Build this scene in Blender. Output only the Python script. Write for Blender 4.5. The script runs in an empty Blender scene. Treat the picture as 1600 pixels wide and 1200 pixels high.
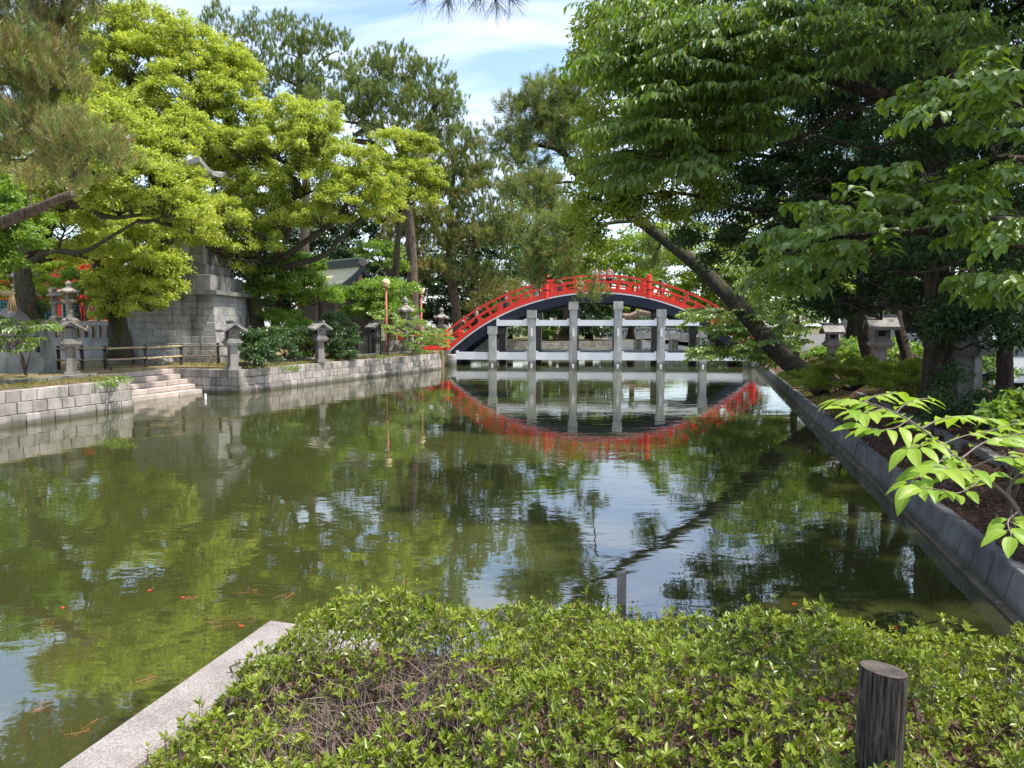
import bpy, bmesh, math, random
import numpy as np
from mathutils import Vector, Matrix

rng = np.random.default_rng(11)
random.seed(11)
SC = bpy.context.scene
COL = SC.collection
R = math.radians

# ------------------------------------------------------------------ camera, sky, sun, exposure
FPX, CAMZ, PITCH = 1150.0, 2.4, math.atan(92 / 1150.0)
cam_d = bpy.data.cameras.new('camera')
cam_d.sensor_width = 36.0
cam_d.lens = FPX / 1600 * 36.0
cam_d.clip_start, cam_d.clip_end = 0.05, 2000
cam = bpy.data.objects.new('camera', cam_d)
COL.objects.link(cam)
cam.location = (0, 0, CAMZ)
cam.rotation_euler = (math.pi / 2 - PITCH, 0, 0)
SC.camera = cam

SUN_AZ, SUN_EL = R(102), R(66)          # azimuth clockwise from +Y
TO_SUN = Vector((math.sin(SUN_AZ) * math.cos(SUN_EL), math.cos(SUN_AZ) * math.cos(SUN_EL), math.sin(SUN_EL)))
sun_d = bpy.data.lights.new('sun', 'SUN')
sun_d.energy = 3.7
sun_d.angle = R(1.2)
sun_d.color = (1.0, 0.945, 0.86)
sun = bpy.data.objects.new('sun', sun_d)
COL.objects.link(sun)
sun.rotation_euler = (-TO_SUN).to_track_quat('-Z', 'Y').to_euler()

world = bpy.data.worlds.new('World')
SC.world = world
world.use_nodes = True
wt = world.node_tree
wt.nodes.clear()
def wn(t, **k):
    n = wt.nodes.new(t)
    for a, b in k.items():
        setattr(n, a, b)
    return n
w_out = wn('ShaderNodeOutputWorld')
w_bg = wn('ShaderNodeBackground')
w_bg.inputs['Strength'].default_value = 0.15
sky = wn('ShaderNodeTexSky', sky_type='NISHITA', sun_disc=False, sun_elevation=SUN_EL, sun_rotation=SUN_AZ,
         air_density=1.0, dust_density=1.3, ozone_density=1.5)
w_tc = wn('ShaderNodeTexCoord')
w_sep = wn('ShaderNodeSeparateXYZ')
wt.links.new(w_tc.outputs['Generated'], w_sep.inputs[0])
w_z = wn('ShaderNodeMath', operation='MAXIMUM')
w_z.inputs[1].default_value = 0.06
wt.links.new(w_sep.outputs['Z'], w_z.inputs[0])
w_cx = wn('ShaderNodeMath', operation='DIVIDE')
w_cy = wn('ShaderNodeMath', operation='DIVIDE')
for n, s in ((w_cx, 'X'), (w_cy, 'Y')):
    wt.links.new(w_sep.outputs[s], n.inputs[0])
    wt.links.new(w_z.outputs[0], n.inputs[1])
w_cmb = wn('ShaderNodeCombineXYZ')
wt.links.new(w_cx.outputs[0], w_cmb.inputs[0])
wt.links.new(w_cy.outputs[0], w_cmb.inputs[1])
w_map = wn('ShaderNodeMapping')
w_map.inputs['Rotation'].default_value = (0, 0, R(35))
w_map.inputs['Scale'].default_value = (0.9, 2.0, 1)
wt.links.new(w_cmb.outputs[0], w_map.inputs[0])
w_no = wn('ShaderNodeTexNoise')
w_no.inputs['Scale'].default_value = 1.1
w_no.inputs['Detail'].default_value = 7
w_no.inputs['Roughness'].default_value = 0.55
w_no.inputs['Distortion'].default_value = 0.6
wt.links.new(w_map.outputs[0], w_no.inputs['Vector'])
w_rp = wn('ShaderNodeValToRGB')
w_rp.color_ramp.elements[0].position = 0.36
w_rp.color_ramp.elements[0].color = (0, 0, 0, 1)
w_rp.color_ramp.elements[1].position = 0.76
w_rp.color_ramp.elements[1].color = (0.9, 0.9, 0.9, 1)
wt.links.new(w_no.outputs['Fac'], w_rp.inputs[0])
w_mix = wn('ShaderNodeMix', data_type='RGBA')
wt.links.new(w_rp.outputs[0], w_mix.inputs['Factor'])
wt.links.new(sky.outputs[0], w_mix.inputs['A'])
w_mix.inputs['B'].default_value = (4.6, 4.8, 5.1, 1)
wt.links.new(w_mix.outputs['Result'], w_bg.inputs[0])
wt.links.new(w_bg.outputs[0], w_out.inputs[0])

SC.view_settings.view_transform = 'Standard'
SC.view_settings.look = 'None'
SC.view_settings.exposure = 1.1
SC.view_settings.gamma = 1.0
SC.view_settings.use_curve_mapping = False
SC.render.engine = 'CYCLES'
SC.cycles.max_bounces = 7
SC.cycles.diffuse_bounces = 4
SC.cycles.glossy_bounces = 3
SC.cycles.transmission_bounces = 4
SC.cycles.sample_clamp_indirect = 6
SC.cycles.use_denoising = True
SC.cycles.use_adaptive_sampling = True
SC.cycles.adaptive_threshold = 0.015

# ------------------------------------------------------------------ pixel <-> place (photo grid 1600 x 1200)
def _ray(px, py):
    u, v = (px - 800) / FPX, (600 - py) / FPX
    c, s = math.cos(PITCH), math.sin(PITCH)
    return np.array([u, c + v * s, -s + v * c])
def P(px, py, Y):
    d = _ray(px, py)
    return np.array([0, 0, CAMZ]) + d * (Y / d[1])
def G(px, py, z):
    d = _ray(px, py)
    return np.array([0, 0, CAMZ]) + d * ((z - CAMZ) / d[2])
def SZ(px, Y):
    return px * Y / FPX

# ------------------------------------------------------------------ mesh helpers
class Acc:
    """collects triangles/quads with optional per-face tint"""
    def __init__(s):
        s.v, s.t, s.q, s.tt, s.qt, s.n = [], [], [], [], [], 0
    def add(s, v, tris=None, quads=None, tt=None, qt=None):
        v = np.asarray(v, float).reshape(-1, 3)
        if tris is not None and len(tris):
            tris = np.asarray(tris, int)
            s.t.append(tris + s.n)
            s.tt.append(np.full(len(tris), 0.5) if tt is None else np.broadcast_to(tt, (len(tris),)))
        if quads is not None and len(quads):
            quads = np.asarray(quads, int)
            s.q.append(quads + s.n)
            s.qt.append(np.full(len(quads), 0.5) if qt is None else np.broadcast_to(qt, (len(quads),)))
        s.v.append(v)
        s.n += len(v)
        return s
    def box(s, c, size, rz=0, taper=1.0):
        x, y, z = [a / 2 for a in size]
        v = np.array([[-x, -y, -z], [x, -y, -z], [x, y, -z], [-x, y, -z], [-x * taper, -y * taper, z], [x * taper, -y * taper, z], [x * taper, y * taper, z], [-x * taper, y * taper, z]])
        cz, sz = math.cos(rz), math.sin(rz)
        v = v @ np.array([[cz, sz, 0], [-sz, cz, 0], [0, 0, 1]]) + np.array(c)
        return s.add(v, quads=[[0, 3, 2, 1], [4, 5, 6, 7], [0, 1, 5, 4], [1, 2, 6, 5], [2, 3, 7, 6], [3, 0, 4, 7]])
    def lathe(s, prof, seg=16, c=(0, 0, 0), rot=0, smooth=False):
        prof = np.asarray(prof, float)
        a = np.arange(seg) / seg * 2 * math.pi + rot
        v = np.concatenate([np.stack([r * np.cos(a), r * np.sin(a), np.full(seg, z)], 1) for r, z in prof]) + np.array(c)
        q = []
        for i in range(len(prof) - 1):
            for j in range(seg):
                k = (j + 1) % seg
                q.append([i * seg + j, i * seg + k, (i + 1) * seg + k, (i + 1) * seg + j])
        n = len(prof)
        v = np.concatenate([v, [[c[0], c[1], c[2] + prof[0, 1]], [c[0], c[1], c[2] + prof[-1, 1]]]])
        t = []
        for j in range(seg):
            k = (j + 1) % seg
            t.append([n * seg, k, j])
            t.append([n * seg + 1, (n - 1) * seg + j, (n - 1) * seg + k])
        return s.add(v, tris=t, quads=q)
    def tube(s, pts, rad, sides=6, rough=0.0, tint=0.5, cap=True):
        pts = np.asarray(pts, float)
        n = len(pts)
        rad = np.broadcast_to(np.asarray(rad, float), (n,))
        tan = np.gradient(pts, axis=0)
        tan /= np.linalg.norm(tan, axis=1, keepdims=True) + 1e-9
        ref = np.array([0.0, 0, 1]) if abs(tan[0, 2]) < 0.9 else np.array([1.0, 0, 0])
        a = np.arange(sides) / sides * 2 * math.pi
        V = []
        for i in range(n):
            x = np.cross(ref, tan[i]); x /= np.linalg.norm(x) + 1e-9
            y = np.cross(tan[i], x)
            ref = y if False else ref - tan[i] * (ref @ tan[i])
            if np.linalg.norm(ref) < 0.2:
                ref = y
            rr = rad[i] * (1 + rough * rng.uniform(-1, 1, sides))
            V.append(pts[i] + (np.cos(a) * rr)[:, None] * x + (np.sin(a) * rr)[:, None] * y)
        V = np.concatenate(V)
        i0 = (np.arange(n - 1)[:, None] * sides + np.arange(sides)[None])
        i1 = (np.arange(n - 1)[:, None] * sides + (np.arange(sides)[None] + 1) % sides)
        q = np.stack([i0, i1, i1 + sides, i0 + sides], -1).reshape(-1, 4)
        t = None
        if cap:
            V = np.concatenate([V, pts[:1], pts[-1:]])
            t = [[n * sides, (j + 1) % sides, j] for j in range(sides)] + [[n * sides + 1, (n - 1) * sides + j, (n - 1) * sides + (j + 1) % sides] for j in range(sides)]
        return s.add(V, tris=t, quads=q, qt=tint, tt=tint)
    def mesh(s, name, smooth=False):
        me = bpy.data.meshes.new(name)
        v = np.concatenate(s.v)
        t = np.concatenate(s.t) if s.t else np.zeros((0, 3), int)
        q = np.concatenate(s.q) if s.q else np.zeros((0, 4), int)
        me.vertices.add(len(v))
        me.vertices.foreach_set('co', v.astype(np.float32).ravel())
        nl = t.size + q.size
        me.loops.add(nl)
        me.loops.foreach_set('vertex_index', np.concatenate([t.ravel(), q.ravel()]).astype(np.int32))
        me.polygons.add(len(t) + len(q))
        st = np.concatenate([np.arange(len(t)) * 3, t.size + np.arange(len(q)) * 4]).astype(np.int32)
        me.polygons.foreach_set('loop_start', st)
        me.polygons.foreach_set('use_smooth', np.full(len(t) + len(q), bool(smooth)))
        tint = np.concatenate((s.tt + s.qt) or [np.zeros(0)]).astype(np.float32)
        at = me.attributes.new('tint', 'FLOAT', 'FACE')
        at.data.foreach_set('value', tint)
        me.update(calc_edges=True)
        me.validate()
        return me

def link(name, data, mat=None, parent=None, loc=None, rot=None, scale=None):
    o = bpy.data.objects.new(name, data)
    COL.objects.link(o)
    if mat is not None and data is not None and len(data.materials) == 0:
        data.materials.append(mat)
    if loc is not None: o.location = loc
    if rot is not None: o.rotation_euler = rot if hasattr(rot, '__len__') else (0, 0, rot)
    if scale is not None: o.scale = scale
    if parent is not None: o.parent = parent
    return o
def part(name, acc, mat, parent, smooth=False, world=False):
    """mesh part of a thing; world=True when its vertices are given in world coordinates"""
    o = link(name, acc.mesh(name, smooth), mat, parent)
    if name in ('crown', 'foliage', 'twigs', 'stems', 'needles', 'dry_needles', 'dry_leaves', 'leaves'):
        o['kind'] = 'stuff'          # pieces too small to pick apart
    if world and parent is not None:
        m = Matrix.Identity(4)
        p = parent
        ch = []
        while p is not None:
            ch.append(p); p = p.parent
        for p in reversed(ch):
            m = m @ p.matrix_parent_inverse @ p.matrix_basis
        o.matrix_parent_inverse = m.inverted()
    return o
def tag(o, label, cat, group=None):
    o['label'] = label
    o['category'] = cat
    if group: o['group'] = group
    return o
def thing(name, label, cat, loc=(0, 0, 0), rz=0.0, group=None):
    o = link(name, None, loc=tuple(float(a) for a in loc), rot=rz)
    return tag(o, label, cat, group)
def structure(name, acc, mat, smooth=False):
    o = link(name, acc.mesh(name, smooth), mat)
    o['kind'] = 'structure'
    return o
def copy_tree(o, parent=None, **kw):
    c = o.copy()
    COL.objects.link(c)
    c.parent = parent
    c.matrix_parent_inverse = o.matrix_parent_inverse.copy()
    for ch in o.children:
        copy_tree(ch, c)
    return c
def unit(v):
    return v / (np.linalg.norm(v, axis=-1, keepdims=True) + 1e-9)

# bevelled unit stones shared by all block work
def make_block(seed, jag=0.02, bev=0.04):
    r = random.Random(seed)
    bm = bmesh.new()
    bmesh.ops.create_cube(bm, size=1)
    bmesh.ops.bevel(bm, geom=bm.edges[:], offset=bev, segments=1, affect='EDGES')
    for v in bm.verts:
        v.co += Vector((r.uniform(-jag, jag), r.uniform(-jag, jag), r.uniform(-jag, jag)))
    me = bpy.data.meshes.new('stone')
    bm.to_mesh(me); bm.free()
    return me
_blocks = {}
def block_mesh(mat, i):
    k = (mat.name, i)
    if k not in _blocks:
        me = make_block(i * 7 + 3)
        me.materials.append(mat)
        _blocks[k] = me
    return _blocks[k]
def block(name, mat, parent, c, size, rz=0.0, tilt=0.0):
    """c in the parent's own coordinates"""
    o = link(name, block_mesh(mat, random.randrange(8)), None, parent, loc=tuple(map(float, c)),
             rot=(tilt, 0, rz), scale=tuple(map(float, size)))
    return o

# ------------------------------------------------------------------ materials
class NT:
    def __init__(s, name):
        s.m = bpy.data.materials.new(name)
        s.m.use_nodes = True
        s.t = s.m.node_tree
        s.t.nodes.clear()
        s.out = s.t.nodes.new('ShaderNodeOutputMaterial')
        s.geo = s.n('ShaderNodeNewGeometry')
    def n(s, t, **k):
        x = s.t.nodes.new(t)
        for a, b in k.items():
            setattr(x, a, b)
        return x
    def l(s, a, b):
        s.t.links.new(a, b)
    def pos(s, scale=(1, 1, 1), rot=(0, 0, 0), obj=False):
        m = s.n('ShaderNodeMapping')
        m.inputs['Scale'].default_value = scale
        m.inputs['Rotation'].default_value = rot
        if obj:
            s.l(s.n('ShaderNodeTexCoord').outputs['Object'], m.inputs[0])
        else:
            s.l(s.geo.outputs['Position'], m.inputs[0])
        return m.outputs[0]
    def noise(s, vec, scale, detail=4, rough=0.55, dist=0):
        x = s.n('ShaderNodeTexNoise')
        x.inputs['Scale'].default_value = scale
        x.inputs['Detail'].default_value = detail
        x.inputs['Roughness'].default_value = rough
        x.inputs['Distortion'].default_value = dist
        s.l(vec, x.inputs['Vector'])
        return x.outputs['Fac']
    def ramp(s, fac, a, b, ca=(0, 0, 0), cb=(1, 1, 1)):
        x = s.n('ShaderNodeValToRGB')
        x.color_ramp.elements[0].position = a
        x.color_ramp.elements[1].position = b
        x.color_ramp.elements[0].color = (*ca, 1)
        x.color_ramp.elements[1].color = (*cb, 1)
        s.l(fac, x.inputs[0])
        return x.outputs[0]
    def mix(s, fac, a, b, mode='MIX'):
        x = s.n('ShaderNodeMix', data_type='RGBA', blend_type=mode)
        for k, val in (('Factor', fac), ('A', a), ('B', b)):
            if hasattr(val, 'links'):
                s.l(val, x.inputs[k])
            elif k == 'Factor':
                x.inputs[k].default_value = val
            else:
                x.inputs[k].default_value = (*val, 1)
        return x.outputs['Result']
    def math(s, op, a, b):
        x = s.n('ShaderNodeMath', operation=op)
        for i, val in enumerate((a, b)):
            if hasattr(val, 'links'):
                s.l(val, x.inputs[i])
            else:
                x.inputs[i].default_value = val
        return x.outputs[0]
    def bump(s, h, strength, dist):
        x = s.n('ShaderNodeBump')
        x.inputs['Strength'].default_value = strength
        x.inputs['Distance'].default_value = dist
        s.l(h, x.inputs['Height'])
        return x.outputs[0]
    def bsdf(s, color, rough=0.8, bump=None, spec=0.3, metal=0.0, **kw):
        b = s.n('ShaderNodeBsdfPrincipled')
        for k, val in (('Base Color', color), ('Roughness', rough), ('Metallic', metal), ('Specular IOR Level', spec)):
            if hasattr(val, 'links'):
                s.l(val, b.inputs[k])
            else:
                b.inputs[k].default_value = (*val, 1) if k == 'Base Color' else val
        if bump is not None:
            s.l(bump, b.inputs['Normal'])
        for k, val in kw.items():
            b.inputs[k.replace('_', ' ')].default_value = val
        s.l(b.outputs[0], s.out.inputs[0])
        return b

def stone_mat(name, c1, c2, stain=(0.05, 0.05, 0.045), stain_amt=0.5, moss=0.0, speck=0.25, scale=1.0, rnd=0.3, bump=0.5, rough=0.88, streak=True, wet=0.0):
    k = NT(name)
    p = k.pos()
    col = k.mix(k.ramp(k.noise(p, 2.3 * scale, 6, 0.65), 0.32, 0.68), c1, c2)
    sp = k.noise(p, 70 * scale, 3, 0.7)
    col = k.mix(speck, col, k.ramp(sp, 0.35, 0.65, (0.12, 0.115, 0.11), (0.75, 0.72, 0.7)), 'OVERLAY')
    oi = k.n('ShaderNodeObjectInfo')
    rv = k.math('ADD', k.math('MULTIPLY', oi.outputs['Random'], rnd * 2), 1 - rnd)
    g = k.n('ShaderNodeCombineXYZ')
    for i in range(3): k.l(rv, g.inputs[i])
    col = k.mix(1.0, col, g.outputs[0], 'MULTIPLY')
    if streak:
        st = k.noise(k.pos((3.2, 3.2, 0.35)), 1.0 * scale, 5, 0.6, 0.3)
        col = k.mix(k.math('MULTIPLY', k.ramp(st, 0.5, 0.66), stain_amt), col, stain)
    bl = k.noise(p, 5.0 * scale, 5, 0.7)
    col = k.mix(k.math('MULTIPLY', k.ramp(bl, 0.55, 0.75), stain_amt * 0.7), col, stain)
    if moss:
        ms = k.noise(p, 1.3 * scale, 6, 0.7, 0.5)
        col = k.mix(k.math('MULTIPLY', k.ramp(ms, 0.5, 0.62), moss), col, (0.075, 0.09, 0.025))
    if wet:          # algae line left by the water
        sz = k.n('ShaderNodeSeparateXYZ')
        k.l(k.geo.outputs['Position'], sz.inputs[0])
        lv = k.math('ADD', sz.outputs['Z'], k.math('MULTIPLY', k.noise(k.pos((1, 1, .3)), 3.0, 5, .7), -wet * .8))
        col = k.mix(k.math('MULTIPLY', k.ramp(lv, -wet * .1, wet * .55, (1, 1, 1), (0, 0, 0)), .75), col, (0.055, 0.055, 0.035))
    h = k.math('ADD', k.noise(p, 18 * scale, 5, 0.7), k.math('MULTIPLY', sp, 0.35))
    k.bsdf(col, rough, k.bump(h, bump, 0.02), 0.25)
    return k.m
def paint_mat(name, c, rough=0.45, wear=(0.3, 0.28, 0.25), amt=0.15, var=0.15, spec=0.4):
    k = NT(name)
    p = k.pos()
    dk = tuple(a * (1 - var) for a in c)
    col = k.mix(k.ramp(k.noise(p, 1.7, 5, 0.6), 0.3, 0.7), dk, c)
    col = k.mix(k.math('MULTIPLY', k.ramp(k.noise(p, 9, 6, 0.75), 0.6, 0.72), amt), col, wear)
    k.bsdf(col, rough, k.bump(k.noise(p, 25, 4), 0.15, 0.01), spec)
    return k.m
def bark_mat(name, c1, c2, moss=0.0, scale=1.0):
    k = NT(name)
    p = k.pos((1, 1, 0.3))
    f = k.noise(p, 16 * scale, 7, 0.7, 0.6)
    col = k.mix(k.ramp(f, 0.36, 0.62), c1, c2)
    if moss:
        nz = k.n('ShaderNodeSeparateXYZ')
        k.l(k.geo.outputs['Normal'], nz.inputs[0])
        mf = k.math('ADD', k.noise(k.pos(), 1.6, 5, 0.7), k.math('MULTIPLY', nz.outputs['Z'], 0.12))
        col = k.mix(k.math('MULTIPLY', k.ramp(mf, 0.5, 0.62), moss), col, (0.07, 0.085, 0.02))
    k.bsdf(col, 0.92, k.bump(f, 1.0, 0.06), 0.15)
    return k.m
def leaf_mat(name, c0, c1, trans=0.38, gloss=0.06, tcol=1.25, rough=0.38):
    k = NT(name)
    at = k.n('ShaderNodeAttribute', attribute_name='tint')
    col = k.mix(at.outputs['Fac'], c0, c1)
    d = k.n('ShaderNodeBsdfDiffuse')
    k.l(col, d.inputs[0])
    t = k.n('ShaderNodeBsdfTranslucent')
    tc = k.mix(1.0, col, (tcol, tcol * 1.02, 0.6), 'MULTIPLY')
    k.l(tc, t.inputs[0])
    mx = k.n('ShaderNodeMixShader')
    mx.inputs[0].default_value = trans
    k.l(d.outputs[0], mx.inputs[1]); k.l(t.outputs[0], mx.inputs[2])
    g = k.n('ShaderNodeBsdfGlossy')
    g.inputs['Roughness'].default_value = rough
    g.inputs[0].default_value = (0.9, 0.95, 1, 1)
    m2 = k.n('ShaderNodeMixShader')
    m2.inputs[0].default_value = gloss
    k.l(mx.outputs[0], m2.inputs[1]); k.l(g.outputs[0], m2.inputs[2])
    k.l(m2.outputs[0], k.out.inputs[0])
    return k.m

M_GRAN = stone_mat('granite_wall', (0.25, 0.225, 0.205), (0.40, 0.37, 0.345), stain_amt=0.55, moss=0.3, rnd=0.28, wet=0.16)
M_STEP = stone_mat('granite_step', (0.36, 0.30, 0.265), (0.50, 0.44, 0.40), stain_amt=0.35, rnd=0.12, streak=False)
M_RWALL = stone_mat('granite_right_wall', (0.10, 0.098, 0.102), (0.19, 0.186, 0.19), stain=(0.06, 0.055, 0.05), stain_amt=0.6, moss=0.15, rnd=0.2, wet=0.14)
M_KERB = stone_mat('granite_kerb', (0.22, 0.20, 0.19), (0.33, 0.30, 0.29), stain=(0.13, 0.10, 0.085), stain_amt=0.35, speck=0.6, rnd=0.08, streak=False, scale=1.6)
M_PED = stone_mat('granite_pedestal', (0.27, 0.27, 0.255), (0.42, 0.42, 0.405), stain=(0.045, 0.045, 0.035), stain_amt=0.85, moss=0.12, rnd=0.14, scale=0.55)
M_PEDD = stone_mat('granite_pedestal_top', (0.14, 0.14, 0.13), (0.30, 0.29, 0.275), stain_amt=0.8, moss=0.3, rnd=0.15, scale=0.55)
M_MORTAR = stone_mat('mortar', (0.12, 0.115, 0.105), (0.2, 0.19, 0.175), rnd=0.0)
M_LANT = stone_mat('lantern_stone', (0.19, 0.18, 0.17), (0.33, 0.31, 0.295), stain_amt=0.75, moss=0.2, rnd=0.1)
M_LANTD = stone_mat('lantern_stone_dark', (0.13, 0.125, 0.115), (0.25, 0.24, 0.22), stain_amt=0.6, moss=0.2, rnd=0.1)
M_ISHI = stone_mat('mossy_lantern_stone', (0.21, 0.19, 0.165), (0.36, 0.33, 0.29), stain_amt=0.55, moss=0.25, rnd=0.15)
M_COLUMN = stone_mat('column_stone', (0.36, 0.36, 0.35), (0.54, 0.535, 0.52), stain=(0.12, 0.12, 0.105), stain_amt=0.6, speck=0.45, rnd=0.1, wet=0.4)
M_FENCE_ST = stone_mat('fence_stone', (0.22, 0.23, 0.23), (0.38, 0.39, 0.385), stain_amt=0.5, moss=0.1, rnd=0.1)
M_ROCK = stone_mat('rock', (0.14, 0.13, 0.115), (0.28, 0.26, 0.235), moss=0.4, rnd=0.2, scale=0.8, bump=0.9)
M_RED = paint_mat('vermilion_paint', (0.86, 0.052, 0.03), 0.48, (0.42, 0.06, 0.04), 0.5, 0.24)
M_NAVY = paint_mat('navy_paint', (0.012, 0.018, 0.036), 0.5, (0.05, 0.05, 0.055), 0.2)
M_WHITE = paint_mat('white_paint', (0.84, 0.84, 0.86), 0.55, (0.4, 0.4, 0.38), 0.35, 0.1)
M_BLACK = paint_mat('black_metal', (0.012, 0.012, 0.013), 0.5)
M_DECK = paint_mat('deck_wood', (0.12, 0.09, 0.07), 0.8)
M_DARK = paint_mat('dark_recess', (0.012, 0.012, 0.012), 0.9)
M_WOOD = bark_mat('weathered_wood', (0.03, 0.024, 0.02), (0.11, 0.09, 0.075), scale=1.0)
M_WOODTOP = stone_mat('cut_wood_top', (0.04, 0.034, 0.03), (0.12, 0.10, 0.085), speck=0.1, rnd=0, streak=False, scale=8)
M_POLE = bark_mat('log_rail', (0.10, 0.075, 0.055), (0.24, 0.19, 0.14), scale=1.5)
M_BAMBOO = paint_mat('bamboo', (0.42, 0.33, 0.19), 0.5, (0.18, 0.14, 0.08), 0.5, 0.25)
M_BARK = bark_mat('camphor_bark', (0.028, 0.024, 0.018), (0.12, 0.10, 0.075), moss=0.75)
M_PBARK = bark_mat('pine_bark', (0.05, 0.036, 0.028), (0.19, 0.145, 0.115), moss=0.15, scale=0.8)
M_LBARK = bark_mat('leaning_pine_bark', (0.014, 0.012, 0.010), (0.07, 0.058, 0.048), moss=0.35, scale=0.8)
M_DBARK = bark_mat('dark_bark', (0.02, 0.015, 0.012), (0.075, 0.055, 0.044), moss=0.1, scale=0.7)
M_TWIG = paint_mat('twig', (0.075, 0.058, 0.042), 0.9, amt=0.0, var=0.5)
M_STEM = paint_mat('azalea_stem', (0.22, 0.165, 0.135), 0.85, amt=0.0, var=0.5)
L_CAM = leaf_mat('camphor_leaf', (0.24, 0.295, 0.045), (0.49, 0.545, 0.10), 0.52, 0.02)
L_CAMG = leaf_mat('camphor_leaf_green', (0.10, 0.19, 0.03), (0.24, 0.36, 0.055), 0.45, 0.02)
L_MID = leaf_mat('zelkova_leaf', (0.15, 0.205, 0.02), (0.33, 0.385, 0.035), 0.52, 0.04, rough=0.45)
L_SPRAY = leaf_mat('cherry_leaf', (0.085, 0.155, 0.018), (0.18, 0.27, 0.032), 0.48, 0.04, rough=0.45)
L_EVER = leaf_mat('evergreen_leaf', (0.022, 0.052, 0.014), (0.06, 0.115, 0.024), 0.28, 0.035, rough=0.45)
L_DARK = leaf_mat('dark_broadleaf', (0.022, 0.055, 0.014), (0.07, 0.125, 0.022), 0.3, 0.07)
L_BACK = leaf_mat('yellow_green_leaf', (0.13, 0.21, 0.018), (0.28, 0.36, 0.03), 0.45, 0.03)
L_MAPLE = leaf_mat('maple_leaf', (0.10, 0.18, 0.022), (0.22, 0.31, 0.04), 0.5, 0.04)
L_SHRUB = leaf_mat('camellia_leaf', (0.03, 0.075, 0.014), (0.085, 0.16, 0.025), 0.25, 0.07, rough=0.4)
L_AZA = leaf_mat('azalea_leaf', (0.11, 0.155, 0.016), (0.27, 0.33, 0.035), 0.35, 0.025)
L_NEAR = leaf_mat('bright_near_leaf', (0.24, 0.38, 0.04), (0.36, 0.52, 0.07), 0.45, 0.06)
L_PINE = leaf_mat('pine_needle', (0.11, 0.165, 0.045), (0.25, 0.31, 0.09), 0.35, 0.03)
L_PINEB = leaf_mat('pine_needle_brown', (0.20, 0.16, 0.05), (0.36, 0.31, 0.10), 0.2, 0.04)
L_LITTER = leaf_mat('leaf_litter', (0.075, 0.036, 0.026), (0.26, 0.16, 0.11), 0.1, 0.03)
L_GRASS = leaf_mat('grass_blade', (0.12, 0.14, 0.025), (0.30, 0.26, 0.10), 0.35, 0.02)
L_STRAW = leaf_mat('orange_needle', (0.20, 0.085, 0.03), (0.34, 0.16, 0.06), 0.1, 0.02)
L_RLEAF = leaf_mat('red_leaf', (0.5, 0.05, 0.02), (0.6, 0.1, 0.03), 0.2, 0.03)
# ------------------------------------------------------------------ water
def water_material():
    k = NT('pond_water')
    p = k.pos()
    col = k.mix(k.ramp(k.noise(p, 0.22, 4, 0.6), 0.3, 0.7), (0.033, 0.038, 0.011), (0.044, 0.049, 0.015))
    w1 = k.noise(k.pos((0.55, 1.0, 1), (0, 0, R(-12))), 1.5, 3, 0.5, 0.5)
    w2 = k.noise(k.pos((0.5, 1.0, 1), (0, 0, R(10))), 5.5, 3, 0.5, 0.3)
    patch = k.ramp(k.noise(k.pos((1, 0.6, 1)), 0.16, 3, 0.5), 0.38, 0.62)
    h = k.math('ADD', k.math('MULTIPLY', w1, 1.0), k.math('MULTIPLY', k.math('MULTIPLY', w2, 0.30), k.math('ADD', patch, 0.25)))
    b = k.bsdf(col, 0.02, k.bump(h, 0.5, 0.0080), 0.5)
    b.inputs['IOR'].default_value = 3.3
    return k.m
def flat(pts, z, skirt=0.0):
    from mathutils.geometry import tessellate_polygon
    v = [Vector((x, y, 0)) for x, y in pts]
    t = tessellate_polygon([v])
    a = np.array([[x, y, z] for x, y in pts])
    t = np.array(t)
    n = np.cross(a[t[:, 1]] - a[t[:, 0]], a[t[:, 2]] - a[t[:, 0]])[:, 2]
    t[n < 0] = t[n < 0][:, ::-1]
    acc = Acc().add(a, tris=t)
    if skirt:
        n = len(pts)
        acc.add(np.concatenate([a, a - [0, 0, skirt]]), quads=[[i, (i + 1) % n, n + (i + 1) % n, n + i] for i in range(n)])
    return acc
GZ = 0.93
structure('water', flat([(-40, -8), (30, -8), (30, 110), (-40, 110)], 0.0), water_material())

def ground_mat(name, a, b, c, scale=0.5):
    k = NT(name)
    p = k.pos()
    col = k.mix(k.ramp(k.noise(p, scale, 6, 0.65), 0.35, 0.62), a, b)
    col = k.mix(k.ramp(k.noise(p, scale * 3.1, 6, 0.7), 0.5, 0.62), col, c)
    col = k.mix(0.35, col, k.ramp(k.noise(p, 45, 4, 0.7), 0.3, 0.7, (0.2, 0.18, 0.15), (0.8, 0.78, 0.72)), 'OVERLAY')
    k.bsdf(col, 0.95, k.bump(k.noise(p, 22, 6, 0.75), 0.8, 0.05), 0.1)
    return k.m
M_BASE = ground_mat('earth', (0.10, 0.085, 0.05), (0.14, 0.12, 0.07), (0.08, 0.09, 0.035), 0.1)
M_LEFTG = ground_mat('bank_earth', (0.30, 0.225, 0.145), (0.22, 0.18, 0.10), (0.15, 0.155, 0.055), 0.45)
M_MULCH = ground_mat('mulch_earth', (0.055, 0.032, 0.025), (0.10, 0.062, 0.045), (0.15, 0.10, 0.075), 2.0)
M_ASPH = ground_mat('street_asphalt', (0.09, 0.09, 0.088), (0.13, 0.128, 0.125), (0.16, 0.155, 0.15), 0.6)
structure('ground', flat([(-900, -900), (900, -900), (900, 900), (-900, 900)], -0.06), M_BASE)

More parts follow.
